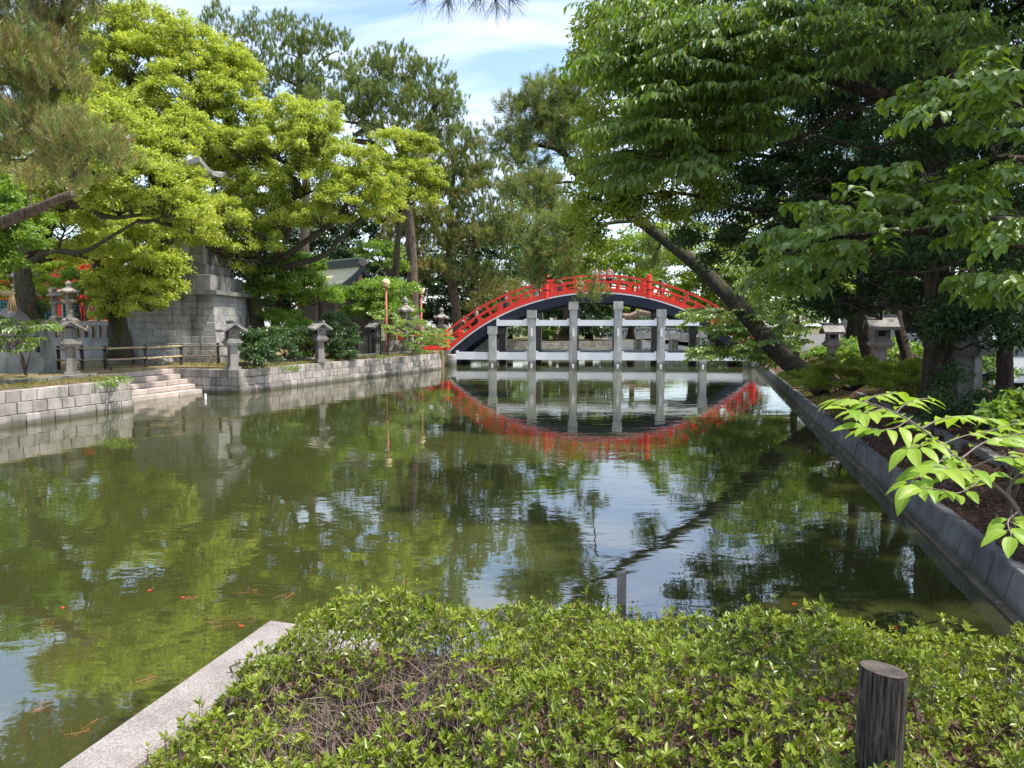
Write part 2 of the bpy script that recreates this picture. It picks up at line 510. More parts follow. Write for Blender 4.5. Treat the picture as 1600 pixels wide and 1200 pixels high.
# the outline of the pond, from measured places
AX = np.array([0.262, 0.965]); NL = np.array([-0.965, 0.262])           # along the left wall, and away from the water
W1 = np.array([-10.86, 21.07]); W0 = W1 - AX * 19.0
R1 = W1 + NL * 1.2; R2 = R1 + AX * 4.9; W2 = R2 - NL * 1.2
W3 = np.array([-3.85, 40.3])
AX2 = (W3 - W2) / np.linalg.norm(W3 - W2); NL2 = np.array([-AX2[1], AX2[0]])
WH = 0.84
ST = 1.75                                                              # run of the steps into the bank
left_pts = [W0 + NL * 0.45, W1 + NL * 0.45, R1 + NL * ST + AX * 0.02, R2 + NL * ST, W2 + NL * 0.45 + AX * .35, W3 + NL2 * 0.45, (-3.9, 46), (-3.6, 64.5), (9.3, 69.4), (10.5, 96), (10.5, 170), (-160, 170), (-160, -25), (-24, -25)]
structure('left_bank', flat([tuple(map(float, p)) for p in left_pts], GZ - 0.02, 1.1), M_LEFTG)
fl = [(-3.8, 46.5), (-3.5, 64.8), (9.2, 69.7), (10.4, 96), (10.4, 165), (-60, 165), (-60, 62), (-20, 50), (-9, 49)]
structure('lawn', flat(fl, GZ - 0.014), ground_mat('mossy_lawn', (0.075, 0.095, 0.03), (0.12, 0.115, 0.045), (0.16, 0.13, 0.07), 0.3))
RW0 = np.array([4.13, 5.94]); RD = np.array([0.263, 0.965]); RN = np.array([0.965, -0.263])
RA = RW0 - RD * 3.2; RB = RW0 + RD * 36.6
street = [RA - RD * 20 + RN * 5.5, RB + RN * 5.5, (21, 60), (22, 96), (22, 170), (170, 170), (170, -25), (6, -25)]
structure('street', flat([tuple(map(float, p)) for p in street], 0.27), M_ASPH)
# right bank: a berm that climbs from the low wall to the lanterns and falls to the street
prof = [(0.10, 0.27), (0.35, 0.30), (1.15, 0.50), (1.30, 0.66), (2.1, 0.92), (3.6, 0.95), (5.6, 0.26)]
n = 60
V, Q = [], []
for i in range(n + 1):
    c = RA - RD * 9 + (RB - RA + RD * 9) * i / n
    for j, (o, z) in enumerate(prof):
        zz = z + (0.05 * math.sin(i * 1.7 + j * 2.3) + random.uniform(-.03, .03) if 1 < j < 6 else 0)
        q = c + RN * o
        V.append((q[0], q[1], zz))
m = len(prof)
for i in range(n):
    for j in range(m - 1):
        Q.append([i * m + j, i * m + j + 1, (i + 1) * m + j + 1, (i + 1) * m + j])
structure('right_bank', Acc().add(V, quads=Q), M_MULCH, True)

# ------------------------------------------------------------------ stone walls, each block its own piece
def block_run(parent, mat, p0, p1, zs, ln, depth, inward, batter=0.0, first=0.0, jit=0.012, name='stone', vary=0.18):
    """courses of blocks from p0 to p1; inward = unit vector into the bank; zs = course boundaries"""
    p0, p1 = np.asarray(p0, float), np.asarray(p1, float)
    L = np.linalg.norm(p1 - p0)
    d = (p1 - p0) / L
    rz = math.atan2(d[1], d[0])
    for ci in range(len(zs) - 1):
        z0, z1 = zs[ci], zs[ci + 1]
        s = 0.0
        tgt = first if ci % 2 else 0.0
        while s < L - 0.02:
            l = ln * random.uniform(1 - vary, 1 + vary)
            if s == 0 and tgt: l = ln * 0.5
            if L - s - l < ln * 0.4: l = L - s
            off = depth / 2 + batter * (z0 + z1) / 2 + random.uniform(-jit, jit)
            c = p0 + d * (s + l / 2) + np.asarray(inward) * off
            block(name, mat, parent, (c[0], c[1], (z0 + z1) / 2), (l - 0.014, depth, z1 - z0 - 0.012), rz)
            s += l
def backing(parent, p0, p1, z0, z1, inward, off, depth, name='mortar', mat=None):
    p0, p1 = np.asarray(p0, float), np.asarray(p1, float)
    a = Acc()
    n = np.asarray(inward)
    q = [p0 + n * off, p1 + n * off, p1 + n * (off + depth), p0 + n * (off + depth)]
    v = [(x, y, z) for z in (z0, z1) for x, y in q]
    a.add(v, quads=[[0, 1, 5, 4], [1, 2, 6, 5], [2, 3, 7, 6], [3, 0, 4, 7], [4, 5, 6, 7], [3, 2, 1, 0]])
    return part(name, a, mat or M_MORTAR, parent)

zs3 = [-0.12, 0.26, 0.55, WH]
wa = thing('pond_wall', 'pale granite block pond wall before the stone steps, beside the leafy sapling', 'stone wall')
block_run(wa, M_GRAN, W1 - AX * 12.0, W1, zs3, 0.43, 0.30, NL, 0.16, 0.5)
block_run(wa, M_GRAN, W1 + NL * 0.30, R1 + NL * 1.75, zs3, 0.42, 0.30, -AX, 0.0, 0.5)
backing(wa, W1 - AX * 19, W1 - AX * .06, -0.3, WH - 0.03, NL, 0.2, 0.3)
wb = thing('pond_wall', 'long granite block pond wall running from the steps to the red bridge', 'stone wall')
block_run(wb, M_GRAN, R2 + NL * 1.75, W2 + NL * 0.02, zs3, 0.40, 0.30, AX, 0.0, 0.5)
block_run(wb, M_GRAN, W2 + AX2 * 0.02, W3, zs3, 0.40, 0.30, NL2, 0.16, 0.5)
backing(wb, W2 + AX2 * 0.25, W3, -0.3, WH - 0.03, NL2, 0.2, 0.3)
wk = thing('edging_kerb', 'row of dark rough stones edging the bank above the long pond wall', 'kerb')
block_run(wk, M_LANTD, W2 + NL2 * 0.95 + AX2 * 0.8, W3 + NL2 * 0.95 - AX2 * 1.2, [GZ - 0.1, GZ + 0.10], 0.5, 0.22, NL2, 0, 0, 0.03)
wk2 = thing('edging_kerb', 'short row of mossy stones edging the bank left of the steps', 'kerb')
block_run(wk2, M_LANTD, W1 - AX * 9.0 + NL * 1.1, W1 + NL * 1.1 - AX * .2, [GZ - 0.1, GZ + 0.09], 0.45, 0.22, NL, 0, 0, 0.03)
stp = thing('stone_steps', 'pinkish granite steps leading down into the pond', 'steps')
for i in range(6):
    z1 = -0.03 + i * 0.172
    off = 0.02 + i * 0.30
    block_run(stp, M_STEP, R1 + NL * off - AX * .0, R2 + NL * off, [z1 - 0.17, z1], 1.35, 0.44, NL, 0, 0, 0.006, 'step_stone')
backing(stp, R1, R2, -0.4, GZ - 0.12, NL, 1.6, 0.4, 'fill')

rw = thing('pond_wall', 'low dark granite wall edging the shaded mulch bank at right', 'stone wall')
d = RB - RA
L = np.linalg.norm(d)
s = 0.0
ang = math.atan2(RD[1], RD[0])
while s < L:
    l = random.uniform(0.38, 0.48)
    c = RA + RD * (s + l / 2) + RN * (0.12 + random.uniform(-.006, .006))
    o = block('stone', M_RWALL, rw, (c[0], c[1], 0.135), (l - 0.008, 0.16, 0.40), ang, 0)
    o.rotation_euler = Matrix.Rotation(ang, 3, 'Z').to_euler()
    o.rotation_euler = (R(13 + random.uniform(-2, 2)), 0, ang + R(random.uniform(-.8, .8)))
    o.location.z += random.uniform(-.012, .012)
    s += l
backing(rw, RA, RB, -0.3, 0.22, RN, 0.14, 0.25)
a = Acc()
q = [RA - RN * 0.03, RB - RN * 0.03, RB + RN * 0.2, RA + RN * 0.2]
a.add([(x, y, z) for z in (-0.3, 0.035) for x, y in q], quads=[[0, 1, 5, 4], [4, 5, 6, 7], [3, 0, 4, 7], [1, 2, 6, 5]])
part('footing', a, stone_mat('footing', (0.11, 0.09, 0.07), (0.20, 0.17, 0.135), stain_amt=0.8, rnd=0), rw)
re = thing('edging_kerb', 'row of half-buried brown stones across the mulch bank behind the low wall', 'kerb')
block_run(re, M_LANTD, RA + RN * 1.2 + RD * 2, RA + RN * 1.2 + RD * 17, [0.42, 0.68], 0.36, 0.14, RN, 0, 0, 0.04)

# near promontory with its pale kerb
KZ = 0.55
KA = G(430, 965, KZ)[:2]
kd1 = G(85, 1200, KZ)[:2] - KA
kd1 /= np.linalg.norm(kd1)
kd2 = np.array([1, -0.17]) / math.hypot(1, 0.17)           # to the right along the water
kw = 0.30
kb = thing('kerb', 'pale speckled granite kerb at the pond corner, in front of the azalea', 'kerb')
inn = -kd1
s = 0.0
for i, l in enumerate((1.9, 1.5, 1.5, 1.6)):
    c = KA + kd1 * (s + l / 2 + (0.0)) + kd2 * kw / 2
    block('stone', M_KERB, kb, (c[0], c[1], KZ - 0.3), (l - 0.006, kw, 0.6), math.atan2(kd1[1], kd1[0]))
    s += l
s = kw
for i, l in enumerate((0.42, 1.8, 1.8, 1.0)):
    c = KA + kd2 * (s + l / 2) + kd1 * kw / 2
    block('stone', M_KERB, kb, (c[0], c[1], KZ - (0.34 if i == 0 else 0.48)), (l - 0.006, kw, 0.6), math.atan2(kd2[1], kd2[0]))
    s += l
for o in kb.children:
    o.data = o.data.copy() if False else o.data
pr = [KA + (kd1 + kd2) * 0.2, KA + kd2 * 5.4 + kd1 * 0.2, (5.5, -8), (-6, -8), KA + kd1 * 6.5 + kd2 * 0.2]
structure('near_bank', flat([tuple(map(float, p)) for p in pr], KZ - 0.07, 0.6), M_MULCH)

# ------------------------------------------------------------------ the arched bridge
br = thing('arched_bridge', 'steep vermilion arched bridge with navy beams on grey stone columns', 'bridge', (4.96, 43.2, 0), R(-6.5))
BR_R, BR_TOP, BR_W = 12.9, 4.32, 4.6
def arc(s, off):
    """s = place along the deck, off = distance square to the arch"""
    c = math.sqrt(BR_R ** 2 - s * s) / BR_R
    zc = BR_TOP - (BR_R - BR_R * c)
    return s + off * s / BR_R, zc + off * c
def arch_strip(acc, s0, s1, o0, o1, y0, y1, n=36):
    V, Q = [], []
    for i in range(n + 1):
        s = s0 + (s1 - s0) * i / n
        for o, y in ((o0, y0), (o1, y0), (o1, y1), (o0, y1)):
            x, z = arc(s, o)
            V.append((x, y, z))
    for i in range(n):
        for j in range(4):
            k = (j + 1) % 4
            Q.append([i * 4 + j, (i + 1) * 4 + j, (i + 1) * 4 + k, i * 4 + k])
    Q += [[0, 1, 2, 3], [n * 4 + 3, n * 4 + 2, n * 4 + 1, n * 4]]
    return acc.add(V, quads=Q)
def arch_box(acc, s, w, o0, o1, y0, y1):
    c = math.sqrt(BR_R ** 2 - s * s) / BR_R
    V = []
    for o in (o0, o1):
        x, z = arc(s, o)
        for dx in (-w / 2, w / 2):
            for y in (y0, y1):
                V.append((x + dx * c, y, z - dx * s / BR_R))
    return acc.add(V, quads=[[0, 1, 3, 2], [4, 6, 7, 5], [0, 4, 5, 1], [2, 3, 7, 6], [0, 2, 6, 4], [1, 5, 7, 3]])
S1 = 8.9
part('deck', arch_strip(Acc(), -S1, S1, -0.06, 0.02, 0.10, BR_W - 0.10), M_DECK, br)
for y0 in (0.0, 1.45, 2.9, BR_W - 0.25):
    part('beam', arch_strip(Acc(), -S1, S1, -0.60, -0.075, y0, y0 + 0.25), M_NAVY, br)
for y0, y1 in ((-0.035, 0.16), (BR_W - 0.16, BR_W + 0.035)):
    part('deck_edge', arch_strip(Acc(), -S1, S1, -0.072, 0.0, y0, y1), M_WHITE, br)
for y in (0.055, BR_W - 0.055):
    rail = part('railing', arch_strip(Acc(), -S1, S1, 0.004, 0.25, y - 0.10, y + 0.10), M_RED, br)
    part('mid_rail', arch_strip(Acc(), -S1, S1, 0.56, 0.655, y - 0.055, y + 0.055), M_RED, rail)
    part('top_rail', arch_strip(Acc(), -S1 + .06, S1 - .06, 0.90, 1.01, y - 0.06, y + 0.06), M_RED, rail)
    k = 0
    s = -8.55
    while s < 8.7:
        if k % 2 == 0:
            part('post', arch_box(Acc(), s, 0.15, 0.252, 0.902, y - 0.05, y + 0.05), M_RED, rail)
        else:
            part('strut', arch_box(Acc(), s, 0.22, 0.252, 0.562, y - 0.048, y + 0.048), M_RED, rail)
        s += 0.61
        k += 1
    for s in (-8.95, -2.97, 2.97, 8.95):
        x, z = arc(s, 0)
        a = Acc().lathe([(0.17, z - 0.02), (0.17, z + 1.12), (0.135, z + 1.14), (0.135, z + 1.20), (0.16, z + 1.23), (0.15, z + 1.32), (0.05, z + 1.36)], 16, (x, y, 0))
        gp = part('main_post', a, M_RED, rail)
        for hz in (0.42, 0.88):
            part('band', Acc().lathe([(0.174, z + hz), (0.176, z + hz + 0.01), (0.176, z + hz + 0.06), (0.174, z + hz + 0.07)], 16, (x, y, 0)), M_BLACK, rail)
CS = [-6.14, -3.80, -1.36, 1.23, 3.70, 6.08]
for row, (y, mt) in enumerate(((-0.06, M_COLUMN), (BR_W + 0.02, M_COLUMN))):
    for i, s in enumerate(CS):
        x, z = arc(s, -0.45)
        top = z - 0.04
        w = 0.45
        c = part('column', Acc().box((s, y, (top - 0.46) / 2 - 0.4), (w, w, top - 0.46 + 0.8), 0, 0.96), mt, br)
        part('capital', Acc().box((s, y, top - 0.23), (0.55, 0.55, 0.46)), mt, c)
        if row == 0:
            part('foot_plate', Acc().box((s, y - 0.235, 0.06), (0.12, 0.03, 0.14)), M_WHITE, c)
            if 0 < i < 5:
                part('plaque', Acc().box((s + 0.0, y - 0.245, 1.97), (0.10, 0.06, 0.46)), M_WHITE, c)
    for i in range(5):
        x0, x1 = CS[i] + 0.24, CS[i + 1] - 0.24
        xm = (x0 + x1) / 2
        for (z0, z1) in ((2.36, 2.70), (0.36, 0.80)):
            b = part('tie_beam', Acc().box((xm, y, (z0 + z1) / 2), (x1 - x0, 0.24, z1 - z0)), M_WHITE, br)
            for xe in (x0 + 0.07, x1 - 0.07):
                part('end_plate', Acc().box((xe, y, z1 + 0.04), (0.13, 0.26, 0.08)), M_WHITE, b)
    for x0, x1 in ((-8.35, CS[0] - 0.24), (CS[5] + 0.24, 8.35)):
        b = part('tie_beam', Acc().box(((x0 + x1) / 2, y, 0.58), (x1 - x0, 0.24, 0.44)), M_WHITE, br)
        part('end_plate', Acc().box((x0 + 0.07, y, 0.84), (0.13, 0.26, 0.08)), M_WHITE, b)
    for s in (-8.6, 8.6):
        a = Acc().lathe([(0.30, -0.5), (0.30, 0.3), (0.31, 0.32), (0.31, 0.62), (0.27, 0.66)], 12, (s, y, 0))
        part('abutment_column', a, M_COLUMN, br)
for s in CS:
    x, z = arc(s, -0.62)
    part('cross_beam', Acc().box((s, BR_W / 2, z - 0.2), (0.40, BR_W - 0.5, 0.36)), M_NAVY, br)
    part('cross_beam', Acc().box((s, BR_W / 2, 0.60), (0.3, BR_W - 0.5, 0.34)), M_NAVY, br)
a = Acc()
a.box((-9.7, BR_W / 2 + .4, 0.28), (2.0, BR_W + 1.2, 1.26))
part('abutment', a, M_GRAN, br)
part('abutment', Acc().box((9.75, BR_W / 2 - .2, 0.28), (2.1, BR_W + 1.6, 1.26)), M_GRAN, br)
# approach railing on the left bank
ar = thing('approach_railing', 'low vermilion railing flaring out at the foot of the bridge, behind the maple', 'railing')
p1 = np.array([-4.05, 44.2]); p0 = p1 + np.array([-2.35, -0.35])
p2 = p0 + np.array([-0.6, 2.2])
def straight_rail(th, a, b, z):
    a, b = np.asarray(a, float), np.asarray(b, float)
    L = np.linalg.norm(b - a)
    rz = math.atan2(*(b - a)[::-1])
    m = (a + b) / 2
    for zz, h, w in ((0.12, 0.22, 0.18), (0.52, 0.10, 0.1), (0.86, 0.11, 0.11)):
        part('rail', Acc().box((m[0], m[1], z + zz), (L, w, h), rz), M_RED, th)
    n = int(L / 0.6)
    for i in range(n + 1):
        c = a + (b - a) * i / n
        big = i in (0,)
        part('post', Acc().box((c[0], c[1], z + (0.5 if big else .4)), (0.26 if big else .13, 0.26 if big else .102, 1.1 if big else 0.78), rz), M_RED, th)
straight_rail(ar, p0, p1, GZ)
straight_rail(ar, p2, p0 + (p2 - p0) * .06, GZ)
# ------------------------------------------------------------------ foliage
UP = np.array([0, 0, 1.0])
LOBE = 1.12
def leaf_faces(acc, Pp, D, N, L, W, tint, fold=0.22, droop=0.15, fine=False):
    D = unit(D)
    N = unit(N - D * (N * D).sum(1, keepdims=True))
    S = np.cross(D, N)
    L = np.broadcast_to(L, (len(Pp),))[:, None]
    W = np.broadcast_to(W, (len(Pp),))[:, None]
    n = len(Pp)
    if fine is False:
        tip = Pp + D * L - N * droop * L
        mid = Pp + D * L * 0.45
        r = mid + S * W / 2 + N * fold * W
        l = mid - S * W / 2 + N * fold * W
        v = np.stack([Pp, r, tip, l], 1).reshape(-1, 3)
        b = np.arange(n)[:, None] * 4
        t = np.concatenate([b + [0, 1, 2], b + [0, 2, 3]])
        acc.add(v, tris=t, tt=np.concatenate([tint, tint]))
    elif fine == 'tri':
        v = np.stack([Pp - S * W / 2, Pp + S * W / 2, Pp + D * L - N * droop * L], 1).reshape(-1, 3)
        acc.add(v, tris=np.arange(n * 3).reshape(-1, 3), tt=tint)
    elif fine == 'mid':
        f = lambda a, w, s: Pp + D * L * a + S * s * W * w / 2 + N * (fold * W * w * abs(s) - droop * L * a * a)
        v = np.stack([Pp, f(.32, .95, 1), f(.7, .8, 1), f(1, 0, 0), f(.7, .8, -1), f(.32, .95, -1)], 1).reshape(-1, 3)
        b = np.arange(n)[:, None] * 6
        tr = [[0, 1, 2], [0, 2, 3], [0, 3, 4], [0, 4, 5]]
        acc.add(v, tris=np.concatenate([b + x for x in tr]), tt=np.tile(tint, 4))
    else:
        f = lambda a, w, s: Pp + D * L * a + S * s * W * w / 2 + N * (fold * W * w * abs(s) - droop * L * a * a)
        v = np.stack([Pp, f(.22, .8, 1), f(.5, 1, 1), f(.78, .6, 1), f(1, 0, 0), f(.78, .6, -1), f(.5, 1, -1), f(.22, .8, -1), f(.22, 0, 0), f(.5, 0, 0), f(.78, 0, 0)], 1).reshape(-1, 3)
        b = np.arange(n)[:, None] * 11
        tr = [[0, 1, 8], [1, 2, 9], [1, 9, 8], [2, 3, 10], [2, 10, 9], [3, 4, 10], [0, 8, 7], [8, 6, 7], [8, 9, 6], [9, 5, 6], [9, 10, 5], [10, 4, 5]]
        t = np.concatenate([b + x for x in tr])
        acc.add(v, tris=t, tt=np.tile(tint, len(tr)))
def sph(n):
    return unit(rng.normal(size=(n, 3)))
def clump_leaves(acc, C, rs, per, L, W, flat=0.7, tvar=0.25, droop=0.4, tb=None, upw=0.7, **kw):
    k = len(C)
    rs = np.broadcast_to(rs, (k,))
    idx = np.repeat(np.arange(k), per)
    n = len(idx)
    v = sph(n)
    lo = v[:, 2] < -0.25
    v[lo, 2] *= -1
    rad = rs[idx][:, None] * (0.35 + 0.85 * rng.random((n, 1)))
    pos = C[idx] + v * rad * np.array([1, 1, flat])
    N = unit(v * 0.6 + UP * upw + sph(n) * 0.75)
    D = sph(n) + v * 0.7 - UP * droop
    base = rng.uniform(0.25, 0.75, k) if tb is None else tb
    tint = np.clip(base[idx] + rng.uniform(-tvar, tvar, n) + 0.12 * v[:, 2], 0, 1)
    leaf_faces(acc, pos, D, N, L * rng.uniform(0.7, 1.25, n), W * rng.uniform(0.75, 1.2, n), tint, **kw)
def lobe_clumps(c, r, rs, cov=1.0, low=-0.35):
    rx, ry, rz = r
    area = 4 * math.pi * (((rx * ry) ** 1.6 + (rx * rz) ** 1.6 + (ry * rz) ** 1.6) / 3) ** (1 / 1.6)
    n = max(5, int(area * 0.75 * cov / (math.pi * rs * rs) * 1.1))
    v = sph(int(n * 1.6))
    v = v[v[:, 2] > low][:n]
    ph = rng.uniform(0, 6, 3)
    bump = 1 + 0.16 * np.sin(v[:, 0] * 4 + ph[0]) * np.sin(v[:, 1] * 5 + ph[1]) + 0.12 * np.sin(v[:, 2] * 6 + ph[2])
    return c + v * np.array([rx, ry, rz]) * (bump * rng.uniform(0.80, 1.05, len(v)))[:, None]
def curve(p0, p1, n=7, sag=0.0, wob=0.05):
    p0, p1 = np.asarray(p0, float), np.asarray(p1, float)
    t = np.linspace(0, 1, n)[:, None]
    L = np.linalg.norm(p1 - p0)
    w = rng.normal(size=(n, 3)) * wob * L
    w[0] = w[-1] = 0
    return p0 + (p1 - p0) * t + UP * (np.sin(t * math.pi) * sag * L) + w * np.sin(t * math.pi)
def lobe3(lb, dep=0.9):
    if lb[0] == 'w':
        return np.array(lb[1:4], float), (lb[4], lb[4], lb[5])
    px, py, Y, rx, ry = lb[:5]
    rx, ry = rx * LOBE, ry * LOBE
    return P(px, py, Y), (SZ(rx, Y), SZ(rx, Y) * (lb[5] if len(lb) > 5 else dep), SZ(ry, Y))
def near_on(path, p):
    i = int(np.argmin(np.linalg.norm(path - p, axis=1) + 0.6 * np.maximum(0, path[:, 2] - p[2])))
    return path[i]
def smooth_path(pts, n=16):
    pts = np.asarray(pts, float)
    t = np.linspace(0, len(pts) - 1, n)
    out = []
    for x in t:
        i = min(int(x), len(pts) - 2)
        f = x - i
        a = pts[max(i - 1, 0)]; b = pts[i]; c = pts[i + 1]; d = pts[min(i + 2, len(pts) - 1)]
        out.append(0.5 * (2 * b + (c - a) * f + (2 * a - 5 * b + 4 * c - d) * f * f + (3 * b - a - 3 * c + d) * f ** 3))
    return np.array(out)

def broad_tree(name, label, trunk, rad, lobes, leaf, bark, L=0.15, W=0.085, rs=0.42, cov=1.0, dens=1.0, group=None, twigs=8, cat='tree', limbs=(), fine='tri', low=-0.35, flat=0.7, limb_r=0.35, droop=0.4, side=9, upw=0.7):
    """trunk: world points; lobes: (px,py,Y,rx,ry[,depth]); limbs: extra visible limbs [(points, r0, r1)]"""
    trunk = smooth_path(trunk, 14)
    t = thing(name, label, cat, trunk[0], 0, group)
    tr = Acc()
    rr = np.linspace(rad, rad * 0.45, len(trunk))
    rr[0] *= 1.35; rr[1] *= 1.1
    tr.tube(trunk, rr, side, 0.10)
    paths = [trunk]
    for pts, r0, r1 in limbs:
        pp = smooth_path(pts, 14)
        tr.tube(pp, np.linspace(r0, r1, 14), 7, 0.10)
        paths.append(pp)
    allp = np.concatenate(paths)
    cr = Acc()
    for lb in lobes:
        c, r = lobe3(lb)
        C = lobe_clumps(c, r, rs, cov, low)
        per = max(6, int(dens * 2.0 * math.pi * rs * rs / (L * W * 0.5)))
        tb = np.clip(rng.uniform(0.2, 0.8, len(C)) + rng.uniform(-0.15, 0.15), 0, 1)
        clump_leaves(cr, C, rs * rng.uniform(0.75, 1.25, len(C)), per, L, W, tb=tb, fine=fine, flat=flat, droop=droop, upw=upw)
        if twigs:
            a = near_on(allp, c - UP * r[2] * 0.6)
            hub = c - UP * r[2] * 0.35
            ll = np.linalg.norm(hub - a)
            r0 = rad * limb_r * min(1, 0.4 + ll / 8)
            pth = curve(a, hub, 8, 0.04, 0.045)
            tr.tube(pth, np.linspace(r0, r0 * 0.4, 8), 6, 0.1)
            for j in rng.choice(len(C), min(twigs, len(C)), False):
                st = pth[rng.integers(3, 8)]
                tr.tube(curve(st, C[j], 6, 0.06, 0.06), np.linspace(r0 * 0.38, r0 * 0.1, 6), 4)
    part('trunk', tr, bark, t, True, True)
    part('crown', cr, leaf, t, False, True)
    return t

def tufts(acc, Pp, A, L, n, spread=0.8, w=0.012, tint=None, stem=0.5):
    k = len(Pp)
    idx = np.repeat(np.arange(k), n)
    m = len(idx)
    A = unit(A)
    u = rng.random((m, 1))
    d = unit(A[idx] * (0.75) + sph(m) * spread)
    b = Pp[idx] + A[idx] * (u - 0.5) * (L * stem * 2)
    ll = L * rng.uniform(0.7, 1.15, (m, 1))
    s = unit(np.cross(d, sph(m))) * w / 2
    v = np.stack([b - s, b + s, b + d * ll], 1).reshape(-1, 3)
    tn = np.clip((rng.uniform(0.2, 0.8, k) if tint is None else tint)[idx] + rng.uniform(-.2, .2, m), 0, 1)
    acc.add(v, tris=np.arange(m * 3).reshape(-1, 3), tt=tn)
def pine_tree(name, label, trunk, rad, lobes, leaf=None, bark=None, L=0.17, needles=16, rs=0.30, cov=1.0, w=0.016, limbs=(), brown=0.0, group=None, twigs=7, spread=0.6, updir=1.1, side=9, tri=3, sag=-0.02):
    trunk = smooth_path(trunk, 16)
    t = thing(name, label, 'pine tree', trunk[0], 0, group)
    tr = Acc()
    rr = np.linspace(rad, rad * 0.4, 16)
    rr[0] *= 1.25
    tr.tube(trunk, rr, side, 0.10)
    paths = [trunk]
    for pts, r0, r1 in limbs:
        pp = smooth_path(pts, 14)
        tr.tube(pp, np.linspace(r0, r1, 14), 7, 0.1)
        paths.append(pp)
    allp = np.concatenate(paths)
    cr, cb = Acc(), Acc()
    for lb in lobes:
        c, r = lobe3(lb)
        C = lobe_clumps(c, r, rs, cov * 1.35, -0.5)
        hub = c - UP * r[2] * 0.3
        k = tri * 2
        Ps = np.repeat(C, k, 0) + rng.normal(size=(len(C) * k, 3)) * rs * 0.5
        out = unit(Ps - (c - UP * r[2] * 1.2))
        A = unit(out * 0.7 + UP * updir + sph(len(Ps)) * 0.35)
        ti = np.clip(rng.uniform(0.15, 0.85, len(Ps)), 0, 1)
        isb = rng.random(len(Ps)) < brown
        tufts(cr, Ps[~isb], A[~isb], L * 1.15, needles, spread, w * 1.35, ti[~isb])
        if isb.any():
            tufts(cb, Ps[isb], A[isb], L * 1.15, needles, spread, w * 1.35, ti[isb])
        a = near_on(allp, hub)
        ll = np.linalg.norm(hub - a)
        r0 = rad * 0.3 * min(1, 0.35 + ll / 7)
        pth = curve(a, hub, 8, sag, 0.06)
        tr.tube(pth, np.linspace(r0, r0 * 0.35, 8), 6, 0.1)
        for j in rng.choice(len(C), min(twigs, len(C)), False):
            tr.tube(curve(pth[rng.integers(3, 8)], C[j], 6, -0.05, 0.06), np.linspace(r0 * 0.3, r0 * 0.1, 6), 4)
    part('trunk', tr, bark or M_PBARK, t, True, True)
    part('crown', cr, leaf or L_PINE, t, False, True)
    if cb.v:
        o = part('dry_needles', cb, L_PINEB, t, False, True)
    return t

# sprays: flat layered twigs with alternate drooping leaves (near branches on the right)
def spray(acc, tw, p, d, n_side, ln, L, W, tb, droop=0.5, per=7, fine=False, twr=0.006):
    d = unit(np.asarray(d, float))
    sd = unit(np.cross(d, UP))
    main = np.array([p + d * ln * t - UP * 0.16 * ln * t * t + sd * 0.05 * ln * math.sin(3 * t) for t in np.linspace(0, 1, 8)])
    tw.tube(main[::2], np.linspace(twr, twr * 0.3, 4), 3, cap=False)
    Ps, Ds, Ns = [], [], []
    def leaves(path, k):
        for j in range(k):
            t = (j + 0.7) / k
            x = t * (len(path) - 1)
            i = min(int(x), len(path) - 2)
            q = path[i] + (path[i + 1] - path[i]) * (x - i)
            dd = unit(path[i + 1] - path[i])
            s = unit(np.cross(dd, UP)) * (1 if j % 2 else -1)
            Ps.append(q); Ds.append(dd * 0.6 + s * 0.9 - UP * droop * rng.uniform(0.4, 1.3) + rng.normal(size=3) * 0.15)
            Ns.append(UP + dd * 0.25 + rng.normal(size=3) * 0.25)
    leaves(main, per)
    for i in range(n_side):
        t = 0.15 + 0.75 * i / max(1, n_side - 1)
        q = main[int(t * 7)]
        s = sd * (1 if i % 2 else -1)
        l2 = ln * rng.uniform(0.35, 0.6) * (1.1 - 0.5 * t)
        dd = unit(d * 0.7 + s * 0.8 + UP * rng.uniform(-.2, .12))
        pth = np.array([q + dd * l2 * u - UP * 0.2 * l2 * u * u for u in np.linspace(0, 1, 5)])
        tw.tube(pth[::2], np.linspace(twr * 0.6, twr * 0.25, 3), 3, cap=False)
        leaves(pth, max(3, int(per * 0.75)))
    Ps, Ds, Ns = np.array(Ps), np.array(Ds), np.array(Ns)
    n = len(Ps)
    leaf_faces(acc, Ps, Ds, Ns, L * rng.uniform(0.7, 1.2, n), W * rng.uniform(0.8, 1.15, n), np.clip(tb + rng.uniform(-.25, .25, n), 0, 1), 0.18, 0.25, fine)
